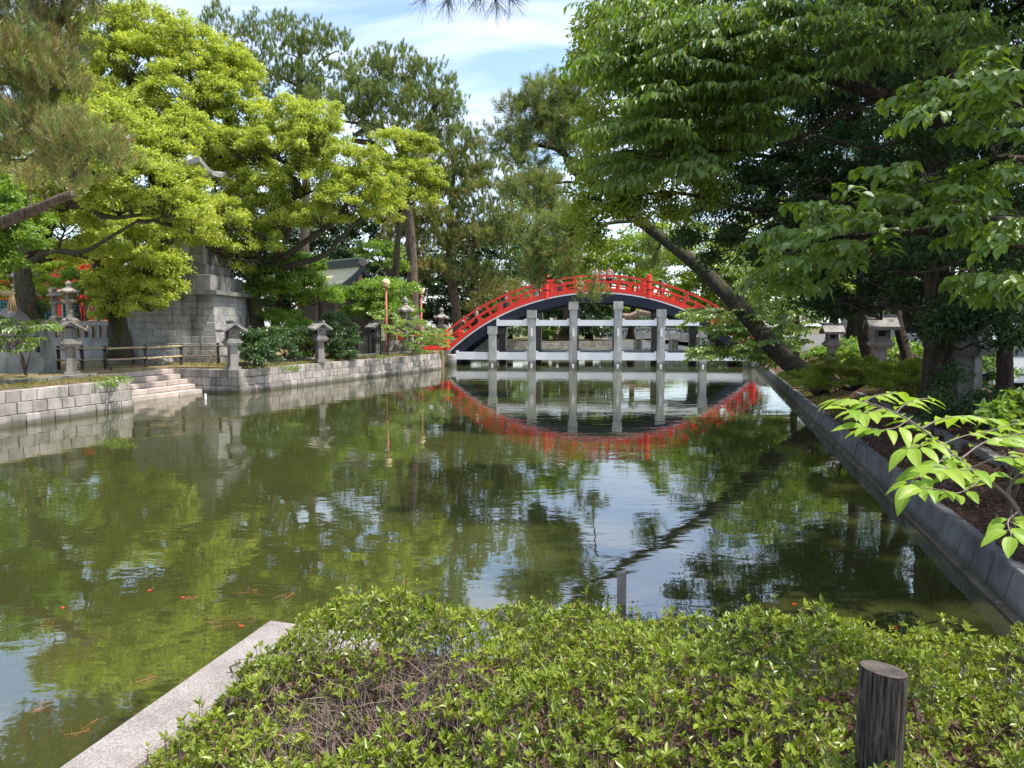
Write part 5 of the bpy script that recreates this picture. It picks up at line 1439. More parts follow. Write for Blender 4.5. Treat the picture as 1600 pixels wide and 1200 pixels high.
for lab, px, gy, Y, r in (('taller red street lamp with cream globe beside the fresh-green tree', 603, 442, 37.5, 0.21), ('red street lamp with cream globe right of the layered stone lantern', 658, 455, 44, 0.20)):
    g = P(px, gy, Y)
    t = thing('globe_lamp', lab, 'street lamp', (g[0], Y, GZ - 0.02), 0, 'globe lamps')
    hz = g[2] - (GZ - 0.02)
    part('pole', Acc().lathe([(0.09, 0), (0.085, 0.6), (0.055, 0.65), (0.05, hz - 0.25)], 12), M_LPOLE, t, True)
    part('collar', Acc().lathe([(0.05, hz - 0.26), (0.09, hz - 0.22), (0.10, hz - r * .8)], 12), M_LPOLE, t)
    part('globe', Acc().lathe([(max(0.001, r * math.sin(a)), hz - r * math.cos(a)) for a in np.linspace(0.02, math.pi - .02, 14)], 20), M_GLOBE, t, True)

# ------------------------------------------------------------------ beyond the bridge
M_FARW = NT('far_block_wall')
kk = M_FARW
bt = kk.n('ShaderNodeTexBrick')
bt.inputs['Scale'].default_value = 1.0
bt.inputs['Brick Width'].default_value = 0.5; bt.inputs['Row Height'].default_value = 0.28
bt.inputs['Mortar Size'].default_value = 0.012
bt.inputs['Color1'].default_value = (0.36, 0.33, 0.29, 1); bt.inputs['Color2'].default_value = (0.22, 0.20, 0.18, 1); bt.inputs['Mortar'].default_value = (0.06, 0.055, 0.045, 1)
mp = kk.n('ShaderNodeMapping'); mp.inputs['Rotation'].default_value = (R(90), 0, 0)
kk.l(kk.geo.outputs['Position'], mp.inputs[0]); kk.l(mp.outputs[0], bt.inputs['Vector'])
kk.bsdf(kk.mix(kk.ramp(kk.noise(kk.pos(), 1.5, 5, .7), .4, .7), bt.outputs['Color'], (0.10, 0.09, 0.06)), 0.9)
def long_wall(name, label, pts, z0, z1, thick=0.5):
    a = Acc()
    for p, q in zip(pts[:-1], pts[1:]):
        p, q = np.array(p, float), np.array(q, float)
        m = (p + q) / 2
        a.box((m[0], m[1], (z0 + z1) / 2), (np.linalg.norm(q - p) + 0.02, thick, z1 - z0), math.atan2(*(q - p)[::-1]))
    return tag(link(name, a.mesh(name), M_FARW.m), label, 'stone wall')
long_wall('bank_wall', 'old stone bank wall across the water seen under the arch', [(-3.9, 46), (-3.7, 64.4), (9.3, 69.2), (10.4, 84)], -0.3, 0.92)
long_wall('bank_wall', 'dark stone bank wall beyond the right end of the bridge', [(14.5, 42), (17.5, 58), (20.8, 84)], -0.3, 1.15)
sb = thing('small_stone_bridge', 'small grey stone bridge with low parapet far behind the arch', 'bridge', (15.8, 82, 0), R(-2))
def sbz(x): return 1.75 - 0.016 * x * x
for y, nm in ((0, 'parapet'), (3, 'parapet')):
    V, Q = [], []
    for i in range(17):
        x = -6.5 + 13 * i / 16
        for yy, zz in ((y - .15, -0.35), (y - .15, 0.35), (y + .15, 0.35), (y + .15, -0.35)):
            V.append((x, yy, sbz(x) + zz - 0.5))
    for i in range(16):
        for j in range(4):
            Q.append([i * 4 + j, (i + 1) * 4 + j, (i + 1) * 4 + (j + 1) % 4, i * 4 + (j + 1) % 4])
    part('girder', Acc().add(V, quads=Q), M_FENCE_ST, sb)
    V2 = [(x, yy, z + (0.62 if k % 4 in (0, 3) else 0.12)) for k, (x, yy, z) in enumerate(V)]
    part('top_rail', Acc().add([(x, yy, sbz(x) + (0.28 if k % 4 in (0, 3) else 0.42)) for k, (x, yy, z) in enumerate(V)], quads=Q), M_FENCE_ST, sb)
    for i in range(9):
        x = -6.2 + i * 1.55
        part('post', Acc().box((x, y, sbz(x) + 0.12), (0.24, 0.24, 0.6)), M_FENCE_ST, sb)
for x in (-1.6, 2.4):
    for y in (0.3, 2.7):
        part('pier', Acc().box((x, y, 0.3), (0.55, 0.5, 1.6)), M_LANTD, sb)
far = Acc()
for lab, x, y, w, h, dpt, rz, c in [('pale low building glimpsed far behind the small stone bridge', 24, 128, 16, 4.2, 8, 0, (0.55, 0.54, 0.52)), ('pale street-side building behind the trees at far right', 40, 62, 22, 4.0, 9, -0.5, (0.45, 0.44, 0.42))]:
    t = thing('street_building', lab, 'building', (x, y, 0.25), rz)
    part('wall', Acc().box((0, 0, h / 2), (w, dpt, h)), paint_mat('render_%d' % int(x), c, 0.9), t)
    part('roof', Acc().box((0, 0, h + 0.2), (w + .8, dpt + .8, 0.4), 0, .92), M_TILE, t)
    for i in range(6):
        wd = part('window', Acc().box((-w / 2 + (i + .5) * w / 6, -dpt / 2 - .02, h * .55), (w / 10, 0.08, h * .4)), M_DARK, t)
        part('frame', Acc().box((-w / 2 + (i + .5) * w / 6, -dpt / 2 - .07, h * .55 - h * .2), (w / 9, 0.1, 0.12)), M_WHITE, wd)
# right bank: low concrete wall along the street, log fence, van
sw = thing('street_wall', 'pale concrete wall along the street behind the right lanterns', 'wall', (0, 0, 0))
block_run(sw, M_GRAN, RA + RN * 7.6 + RD * 26, RA + RN * 7.6 + RD * 36, [0.2, 0.75, 1.3], 1.5, 0.3, RN, 0, 0.5, .004, 'panel', 0.05)
block_run(sw, M_GRAN, RA + RN * 7.8 + RD * 22, RA + RN * 7.8 + RD * 36, [1.9, 2.45], 2.2, 0.3, RN, 0, 0.5, .004, 'panel', 0.05)
for i in range(7):
    c = RA + RN * 7.95 + RD * (22 + i * 2.3)
    block('panel_post', M_GRAN, sw, (c[0], c[1], 1.6), (0.3, 0.28, 0.64), ang)
lf = thing('log_fence', 'low fence of thick round logs behind the right-bank lanterns', 'fence')
prev = None
for i in range(10):
    c = RA + RN * 3.5 + RD * (18 + i * 1.6)
    part('post', Acc().tube([(c[0], c[1], 0.7), (c[0], c[1], 1.52)], [.075, .07], 9, .04), M_POLE, lf)
    if prev is not None:
        for zz in (1.18, 1.42):
            part('rail', Acc().tube([(prev[0] - .1, prev[1] - .1, zz), (c[0] + .1, c[1] + .1, zz)], .055, 8, .05), M_POLE, lf)
    prev = c

# white van
M_CAR = paint_mat('car_white', (0.78, 0.79, 0.80), 0.2, (0.5, 0.5, 0.5), 0.1, 0.04, 0.6)
M_GLASS = NT('car_glass'); M_GLASS.bsdf((0.02, 0.025, 0.03), 0.05, None, 0.6); M_GLASS = M_GLASS.m
M_TYRE = paint_mat('tyre', (0.02, 0.02, 0.02), 0.85)
M_RIM = NT('rim'); M_RIM.bsdf((0.6, 0.6, 0.62), 0.3, None, 0.5, 0.9); M_RIM = M_RIM.m
van = thing('parked_van', 'white van parked on the street behind the trunks at right', 'van', (16.3, 24.3, 0.27), R(8))
sec = [(-1.75, 0.28), (-1.78, 0.75), (-1.72, 1.05), (-1.60, 1.75), (-1.45, 1.86), (1.0, 1.86), (1.2, 1.78), (1.55, 1.10), (1.78, 0.98), (1.82, 0.7), (1.80, 0.28)]
V, Q = [], []
for y, ins in ((-0.76, 0.0), (0.76, 0.0)):
    for x, z in sec:
        yy = y * (1 - 0.10 * max(0, (z - 1.0)) / 0.86)
        V.append((x, yy, z))
n = len(sec)
a = Acc().add(V, quads=[[i, (i + 1) % n, n + (i + 1) % n, n + i] for i in range(n)])
me = a.mesh('body')
bm = bmesh.new(); bm.from_mesh(me)
bm.verts.ensure_lookup_table()
bm.faces.new([bm.verts[i] for i in range(n)]); bm.faces.new([bm.verts[n + i] for i in reversed(range(n))])
bmesh.ops.recalc_face_normals(bm, faces=bm.faces)
bmesh.ops.bevel(bm, geom=bm.edges[:], offset=0.05, segments=2, affect='EDGES')
bm.to_mesh(me); bm.free()
link('body', me, M_CAR, van)
for sy in (-1, 1):
    for x0, x1 in ((-1.55, -0.55), (-0.45, 0.35), (0.43, 1.15)):
        yb, yt = sy * 0.765, sy * 0.70
        x1t = x1 if x1 < 1 else 0.95
        part('window', Acc().add([(x0, yb, 1.12), (x1 + (0.2 if x1 > 1 else 0), yb, 1.12), (x1t, yt, 1.68), (x0 + .03, yt, 1.68), (x0, yb - sy * .03, 1.12), (x1, yb - sy * .03, 1.12), (x1t, yt - sy * .03, 1.68), (x0, yt - sy * .03, 1.68)], quads=[[0, 1, 2, 3], [7, 6, 5, 4], [0, 4, 5, 1]]), M_GLASS, van)
    part('side_trim', Acc().box((0, sy * 0.765, 0.55), (3.2, 0.02, 0.06)), M_BLACK, van)
    for x in (-1.15, 1.15):
        w = part('wheel', Acc().lathe([(0.19, -0.09), (0.26, -0.1), (0.29, -0.06), (0.29, 0.06), (0.26, 0.1), (0.19, 0.09)], 24), M_TYRE, van, True)
        w.rotation_euler = (R(90), 0, 0); w.location = (x, sy * 0.70, 0.29)
        part('rim', Acc().lathe([(0.02, -0.105), (0.06, -0.1), (0.18, -0.085), (0.19, -0.04), (0.19, 0.04), (0.18, 0.085), (0.06, 0.1), (0.02, 0.105)], 10), M_RIM, w)
        ar = part('wheel_arch', Acc().lathe([(0.34, -0.03), (0.36, 0.03), (0.30, 0.03), (0.30, -0.03)], 24), M_BLACK, van)
        ar.rotation_euler = (R(90), 0, 0); ar.location = (x, sy * 0.745, 0.31)
part('windscreen', Acc().add([(1.26, -0.6, 1.72), (1.26, 0.6, 1.72), (1.57, 0.66, 1.13), (1.57, -0.66, 1.13)], quads=[[0, 1, 2, 3]]), M_GLASS, van)
for y in (-0.55, 0.55):
    part('headlight', Acc().box((1.80, y, 0.82), (0.06, 0.24, 0.16)), M_GLASS, van)
    part('tail_light', Acc().box((-1.77, y * 1.15, 0.9), (0.06, 0.12, 0.4)), M_RED, van)

# ------------------------------------------------------------------ people on the bridge
M_SKIN = paint_mat('skin', (0.5, 0.32, 0.23), 0.6, amt=0)
M_HAIR = paint_mat('dark_hair', (0.015, 0.012, 0.01), 0.6, amt=0)
_cl = {}
def cloth(c):
    if c not in _cl: _cl[c] = paint_mat('cloth_%d' % len(_cl), c, 0.9, amt=0)
    return _cl[c]
def skinned(name, verts, edges, radii, mat, parent, root=0):
    me = bpy.data.meshes.new(name)
    me.from_pydata([tuple(v) for v in verts], edges, [])
    o = link(name, me, mat, parent)
    sk = o.modifiers.new('skin', 'SKIN')
    sk.use_smooth_shade = True
    lay = me.skin_vertices[0] if len(me.skin_vertices) else None
    if lay is None:
        bm = bmesh.new(); bm.from_mesh(me); bm.verts.layers.skin.verify(); bm.to_mesh(me); bm.free()
        lay = me.skin_vertices[0]
    for i, r in enumerate(radii):
        lay.data[i].radius = (r, r) if not hasattr(r, '__len__') else r
        lay.data[i].use_root = (i == root)
    ss = o.modifiers.new('smooth', 'SUBSURF'); ss.levels = 1; ss.render_levels = 2
    return o
def person(label, s, y, rz, top, bottom, h=1.62, lean=0.0, stride=0.12, arm=0.35, hat=None):
    x, z = arc(s, 0.02)
    m = Matrix.Translation((4.96, 43.2, 0)) @ Matrix.Rotation(R(-6.5), 4, 'Z')
    loc = m @ Vector((x, y, z))
    t = thing('person', label, 'person', loc, rz + R(-6.5))
    t.scale = (h / 1.7,) * 3
    f = lean
    # one continuous body: pelvis, spine, neck, head, arms with hands, legs with feet (faces +x)
    v = [(0, 0, .95), (f * .3, 0, 1.15), (f * .6, 0, 1.38), (f * .8 + .01, 0, 1.47), (f + .02, 0, 1.55), (f + .03, 0, 1.66),
         (f * .6, .17, 1.36), (f * .6 - .02, .23, 1.12), (f * .6 + arm * .5, .22, .95), (f * .6 + arm * .5 + .06, .21, .87),
         (f * .6, -.17, 1.36), (f * .6 - .02, -.23, 1.12), (f * .6 + arm * .5, -.22, .95), (f * .6 + arm * .5 + .06, -.21, .87),
         (0, .09, .88), (stride * .6, .10, .5), (stride * .5, .10, .09), (stride * .5 + .14, .11, .035),
         (0, -.09, .88), (-stride * .2, -.10, .5), (-stride, -.10, .09), (-stride + .14, -.11, .035)]
    e = [(0, 1), (1, 2), (2, 3), (3, 4), (4, 5), (2, 6), (6, 7), (7, 8), (8, 9), (2, 10), (10, 11), (11, 12), (12, 13), (0, 14), (14, 15), (15, 16), (16, 17), (0, 18), (18, 19), (19, 20), (20, 21)]
    r = [(.13, .12), (.115, .11), (.12, .10), .05, .09, .085, .055, .042, .035, .038, .055, .042, .035, .038, .085, .06, .042, .035, .085, .06, .042, .035]
    skinned('body', v, e, r, M_SKIN, t)
    skinned('shirt', [v[i] for i in (0, 1, 2, 6, 7, 10, 11)], [(0, 1), (1, 2), (2, 3), (3, 4), (2, 5), (5, 6)], [(.15, .135), (.135, .13), (.14, .12), .072, .06, .072, .06], cloth(top), t)
    skinned('trousers', [(0, 0, .98)] + [v[i] for i in (14, 15, 16, 18, 19, 20)], [(0, 1), (1, 2), (2, 3), (0, 4), (4, 5), (5, 6)], [(.15, .14), .102, .078, .06, .102, .078, .06], cloth(bottom), t)
    ha = Acc().lathe([(max(.001, .105 * math.sin(q)), .115 * math.cos(q)) for q in np.linspace(2.0, 0.02, 8)], 14, (f + .015, 0, 1.645))
    part('hair', ha, M_HAIR, t, True)
    fc = Acc()
    for sy in (-1, 1):
        fc.box((f + .118, sy * .032, 1.63), (.012, .018, .012))
    part('eyes', fc, M_HAIR, t)
    part('nose', Acc().box((f + .125, 0, 1.605), (.03, .022, .035), 0, .6), M_SKIN, t)
    part('mouth', Acc().box((f + .108, 0, 1.565), (.012, .045, .01)), cloth((0.35, 0.12, 0.1)), t)
    for sy in (-1, 1):
        part('ear', Acc().box((f + .02, sy * .098, 1.625), (.03, .02, .055)), M_SKIN, t)
    return t
person('person in dark jacket and white shirt climbing the left end of the bridge', -7.35, 1.2, R(10), (0.6, 0.6, 0.6), (0.02, 0.02, 0.025), lean=.12, stride=.22)
person('person in navy clothes walking up the left half of the bridge', -5.55, 1.4, R(5), (0.03, 0.035, 0.06), (0.05, 0.06, 0.12), lean=.1, stride=.2)
person('person in a pale striped top beside the left main post', -3.65, 1.6, R(180), (0.55, 0.57, 0.62), (0.3, 0.3, 0.32))
person('person in white T-shirt standing at the top of the arch, left of three', -0.2, 1.5, R(-70), (0.75, 0.76, 0.78), (0.05, 0.06, 0.1), 1.70)
person('person in light blue top in the middle of the three at the arch top', 0.28, 1.3, R(-110), (0.5, 0.6, 0.68), (0.1, 0.1, 0.12), 1.5)
person('person in pale brown top and dark skirt, right of the three at the arch top', 0.72, 1.6, R(-100), (0.55, 0.42, 0.36), (0.03, 0.02, 0.02), 1.66)
pu = person('person under a beige parasol behind the hanging pine bough', -2.3, 2.2, R(0), (0.5, 0.45, 0.4), (0.06, 0.06, 0.07), 1.6)
x, z = arc(-2.3, 0.02)
u = Matrix.Translation((4.96, 43.2, 0)) @ Matrix.Rotation(R(-6.5), 4, 'Z') @ Vector((x + 0.12, 2.2, z))
t = thing('parasol', 'beige parasol held above the bridge railing left of the arch top', 'parasol', u)
pa = [(max(.001, .48 * math.sin(q)), 1.92 + .26 * math.cos(q) - .1) for q in np.linspace(1.35, 0.02, 6)]
part('canopy', Acc().lathe(pa, 8), cloth((0.62, 0.5, 0.42)), t)
part('shaft', Acc().tube([(0, 0, .95), (0, 0, 2.12)], .012, 6), M_BLACK, t)
for j in range(8):
    q = j / 8 * 2 * math.pi
    part('rib', Acc().tube([(0, 0, 2.05), (.25 * math.cos(q), .25 * math.sin(q), 2.03), (.46 * math.cos(q), .46 * math.sin(q), 1.875)], .006, 4), M_BLACK, t)
# ------------------------------------------------------------------ shrubs of the banks
def shrub(name, label, px, py, Y, lobes, leaf, L=0.1, W=0.05, rs=0.2, dens=1.0, cov=1.0, fine=False, group=None, stems=5, base_z=None):
    g = P(px, py, Y)
    if base_z is not None: g[2] = base_z
    t = thing(name, label, 'shrub', g, 0, group)
    cr, st = Acc(), Acc()
    for lb in lobes:
        c, r = lobe3(lb)
        C = lobe_clumps(c, r, rs, cov, -0.7)
        per = max(6, int(dens * 2.0 * math.pi * rs * rs / (L * W * 0.5)))
        clump_leaves(cr, C, rs, per, L, W, tb=rng.uniform(0.2, 0.8, len(C)), droop=0.2, fine=fine)
        for k in range(stems):
            e = C[rng.integers(len(C))]
            st.tube(curve(g + np.array([rng.normal() * .05, rng.normal() * .05, 0]), e, 6, .02, .05), np.linspace(.025, .008, 6), 4)
    part('stems', st, M_TWIG, t, True, True)
    part('foliage', cr, leaf, t, False, True)
    return t
shrub('camellia_shrub', 'round glossy dark camellia right of the corner lantern', 400, 572, 27, [(400, 545, 27, 24, 22), (385, 530, 27, 14, 14), (415, 530, 27.2, 16, 16), (410, 560, 26.8, 22, 12)], L_SHRUB, rs=.18)
shrub('shrub', 'light mid-green shrub left of the thin gabled lantern', 448, 568, 30, [(445, 545, 30, 22, 18), (462, 530, 30.5, 20, 16), (435, 525, 30.5, 16, 10)], L_SHRUB, rs=.2)
shrub('shrub', 'leafy shrub reaching up behind the thin gabled lantern', 480, 562, 33, [(475, 525, 32.5, 26, 20), (490, 545, 32.5, 16, 16), (455, 505, 33, 24, 12), (430, 495, 33.5, 20, 8)], L_CAMG, rs=.22, L=.12, W=.06)
shrub('shrub', 'dense dark shrub right of the thin gabled lantern', 528, 562, 33, [(520, 535, 32.5, 24, 24), (540, 525, 33, 18, 20), (515, 505, 33, 20, 14), (535, 550, 32.5, 20, 12)], L_SHRUB, rs=.2)
spray_tree('maple_sapling', 'young leafy sapling with thin splayed stems at the left edge',
    [P(40, 586, 21.2), P(36, 565, 21.2), P(28, 540, 21.2)], .035,
    [([P(42, 588, 21), P(30, 560, 21.1), P(18, 545, 21.2)], .02, .006), ([P(40, 585, 21.2), P(48, 550, 21.2), P(62, 515, 21.2)], .02, .006), ([P(42, 586, 21.2), P(36, 555, 21), P(25, 530, 21)], .02, .006)],
    L_SPRAY, M_TWIG, [(20, 520, 21.2, 34, 12, 16), (55, 505, 21.3, 30, 8, 12), (25, 538, 21, 40, 10, 14), (75, 510, 21.2, 20, 6, 8), (5, 505, 21.2, 20, 14, 10), (50, 530, 21, 20, 6, 6)], L=0.13, W=0.07, ln=0.42, per=6, droop=.5, twr=.006)
spray_tree('maple_tree', 'small airy maple with pale green leaves before the red approach railing',
    [P(648, 550, 39.5), P(652, 530, 39.5), P(645, 505, 39.5)], .05,
    [([P(648, 545, 39.5), P(672, 525, 39.5), P(700, 518, 39.5)], .03, .01), ([P(648, 540, 39.5), P(625, 520, 39.5), P(590, 508, 39.5)], .03, .01)],
    L_MAPLE, M_TWIG, [(640, 510, 39, 40, 16, 34), (665, 520, 39, 30, 12, 22), (685, 530, 38.6, 16, 12, 14), (610, 500, 39.5, 34, 12, 24), (590, 485, 40, 40, 8, 18), (650, 535, 39, 26, 8, 14)], L=0.13, W=0.10, ln=0.6, per=7, droop=.3, twr=.008, prefer=(0.3, -0.2, 0.1))
shrub('azalea_shrub', 'yellow-green azalea under the wide-roofed lantern on the right bank', 1330, 590, 17.5, [(1330, 578, 17.2, 44, 20), (1300, 592, 16.8, 30, 16), (1370, 585, 17, 36, 16)], L_AZA, L=.05, W=.024, rs=.14, dens=.7, base_z=.85)
shrub('azalea_shrub', 'shaded azalea between the wide-roofed lantern and the thick trunk', 1410, 590, 15.5, [(1400, 590, 15.4, 34, 18), (1430, 585, 15.2, 26, 20), (1420, 605, 14.8, 40, 14)], L_AZA, L=.05, W=.024, rs=.14, dens=.7, base_z=.85)
shrub('azalea_shrub', 'low azalea cushion at the leaning pine base', 1275, 605, 18.5, [(1270, 602, 18.3, 26, 10), (1245, 590, 20, 20, 8)], L_AZA, L=.05, W=.024, rs=.14, dens=.7, base_z=.7)
shrub('evergreen_shrub', 'dark undergrowth shrub at the foot of the thick trunk', 1490, 650, 11.4, [(1460, 640, 11.4, 40, 20), (1520, 655, 11, 40, 18), (1560, 640, 11, 40, 20), (1480, 600, 11.8, 24, 16)], L_EVER, L=.09, W=.035, rs=.2, dens=.5, cov=.8, base_z=.85)
shrub('leafy_shrub', 'mid-green leafy shrub at the right edge above the near bright branch', 1590, 700, 5.6, [(1580, 655, 5.5, 32, 20), (1610, 670, 5.4, 30, 26), (1590, 630, 5.7, 20, 8)], L_SPRAY, L=.09, W=.05, rs=.1, dens=.55, fine=True, base_z=.6, stems=1)
shrub('shrub', 'bright green bush on the mound hiding the red shrine wall', 128, 492, 35, [(135, 465, 35, 26, 18), (120, 445, 36, 24, 16), (150, 440, 36, 22, 20)], L_CAMG, rs=.24, L=.12, W=.07, base_z=2.4)
shrub('shrub', 'brownish-green bush below the red shrine windows beside the gnarled trunk', 62, 495, 37, [(62, 470, 36, 22, 18), (75, 450, 37, 18, 14), (20, 455, 38, 20, 18), (8, 425, 38, 20, 20), (60, 425, 39, 20, 16), (90, 420, 40, 22, 14), (40, 410, 40, 24, 14)], L_BACK, rs=.24, L=.12, W=.07, base_z=2.4)
shrub('camellia_shrub', 'small round dark bush at the foot of the gnarled camphor', 44, 500, 26, [(46, 478, 25.6, 16, 16), (40, 490, 25.4, 18, 12)], L_SHRUB, rs=.16, base_z=1.0)
# weeds on and above the walls
def weed(label, p, n, sp, L, leaf=None):
    t = thing('weed', label, 'weed', p)
    a = Acc()
    for i in range(n):
        an = rng.uniform(0, 6.28)
        d = np.array([math.cos(an) * .8, math.sin(an) * .8, rng.uniform(.4, 1.2)])
        b = np.asarray(p, float) + np.array([rng.normal() * sp, rng.normal() * sp * .5, rng.uniform(-.02, .12)])
        leaf_faces(a, b[None], d[None], UP[None] + rng.normal(size=(1, 3)) * .3, L, L * .5, np.array([rng.random()]))
    part('leaves', a, leaf or L_CAMG, t, False, True)
for lab, px, py, z, n, sp in [('creeping weed on the block wall near the steps', 160, 605, .70, 130, .30), ('small fern growing from the wall joint at left', 66, 622, .55, 50, .14), ('weed tuft on the long wall ledge left of the shrubs', 455, 580, .86, 70, .16), ('weed tuft at the wall end by the bridge', 662, 552, .95, 90, .25), ('weed tuft on the ledge below the iron gate', 597, 561, .88, 40, .12), ('ivy patch on the wall top near the steps', 185, 598, .82, 70, .25)]:
    weed(lab, G(px, py, z), n, sp, .11)

# grass and needles on the left bank, litter on the right one
def scatter_grass():
    a = Acc()
    n = 26000
    u = rng.random(n)
    pts = []
    for k in range(n):
        q = rng.random()
        if q < .28:
            b = W1 - AX * rng.uniform(-.2, 9) + NL * (0.35 + abs(rng.normal()) * 1.0)
        elif q < .85:
            b = W2 + AX2 * rng.uniform(0.2, 15) + NL2 * (0.4 + abs(rng.normal()) * 1.6)
        else:
            b = np.array([rng.uniform(-15, -8), rng.uniform(25.5, 33)])
            if (b - R1) @ NL < ST + .1 and (b - R1) @ AX < 5.0: b = W1 - AX * rng.uniform(0, 9) + NL * 1.3
        pts.append(b)
    b = np.array(pts)
    base = np.concatenate([b, np.full((n, 1), GZ - 0.03)], 1)
    h = rng.uniform(.03, .12, n)
    d = unit(rng.normal(size=(n, 3)) * np.array([.6, .6, .2]) + UP)
    s = unit(np.cross(d, sph(n))) * .010
    v = np.stack([base - s, base + s, base + d * h[:, None]], 1).reshape(-1, 3)
    a.add(v, tris=np.arange(n * 3).reshape(-1, 3), tt=rng.random(n))
    o = link('grass', a.mesh('grass'), L_GRASS)
    o['kind'] = 'stuff'; o['label'] = 'thin dry grass and pine needles on the left bank'; o['category'] = 'grass'
scatter_grass()
def scatter_litter():
    a = Acc()
    n = 22000
    al = 0.5 + 26 * rng.random(n) ** 1.6
    ac = rng.uniform(0.16, 2.4, n)
    zz = np.interp(ac, [p[0] for p in prof], [p[1] for p in prof]) + rng.uniform(.0, .03, n) + np.where((ac > 1) & (ac < 1.4), .02, 0)
    b = RA + RD * al[:, None] + RN * ac[:, None]
    base = np.concatenate([b, zz[:, None]], 1)
    leaf_faces(a, base, sph(n) * np.array([1, 1, .35]), UP + sph(n) * .6, rng.uniform(.03, .075, n), rng.uniform(.015, .035, n), rng.random(n) ** 2)
    o = link('leaf_litter', a.mesh('leaf_litter'), L_LITTER)
    o['kind'] = 'stuff'; o['label'] = 'brown dry leaf litter covering the right bank'; o['category'] = 'leaf litter'
scatter_litter()
def right_grass():
    a = Acc()
    n = 9000
    al = rng.uniform(13, 30, n)
    ac = 0.3 + abs(rng.normal(size=n)) * .7
    zz = np.interp(ac, [p[0] for p in prof], [p[1] for p in prof])
    b = RA + RD * al[:, None] + RN * ac[:, None]
    base = np.concatenate([b, zz[:, None]], 1)
    h = rng.uniform(.05, .16, n)
    d = unit(rng.normal(size=(n, 3)) * .6 + UP)
    s = unit(np.cross(d, sph(n))) * .008
    v = np.stack([base - s, base + s, base + d * h[:, None]], 1).reshape(-1, 3)
    a.add(v, tris=np.arange(n * 3).reshape(-1, 3), tt=rng.random(n))
    o = link('grass', a.mesh('grass'), L_GRASS)
    o['kind'] = 'stuff'; o['label'] = 'sparse grass under the leaning pine'; o['category'] = 'grass'
right_grass()

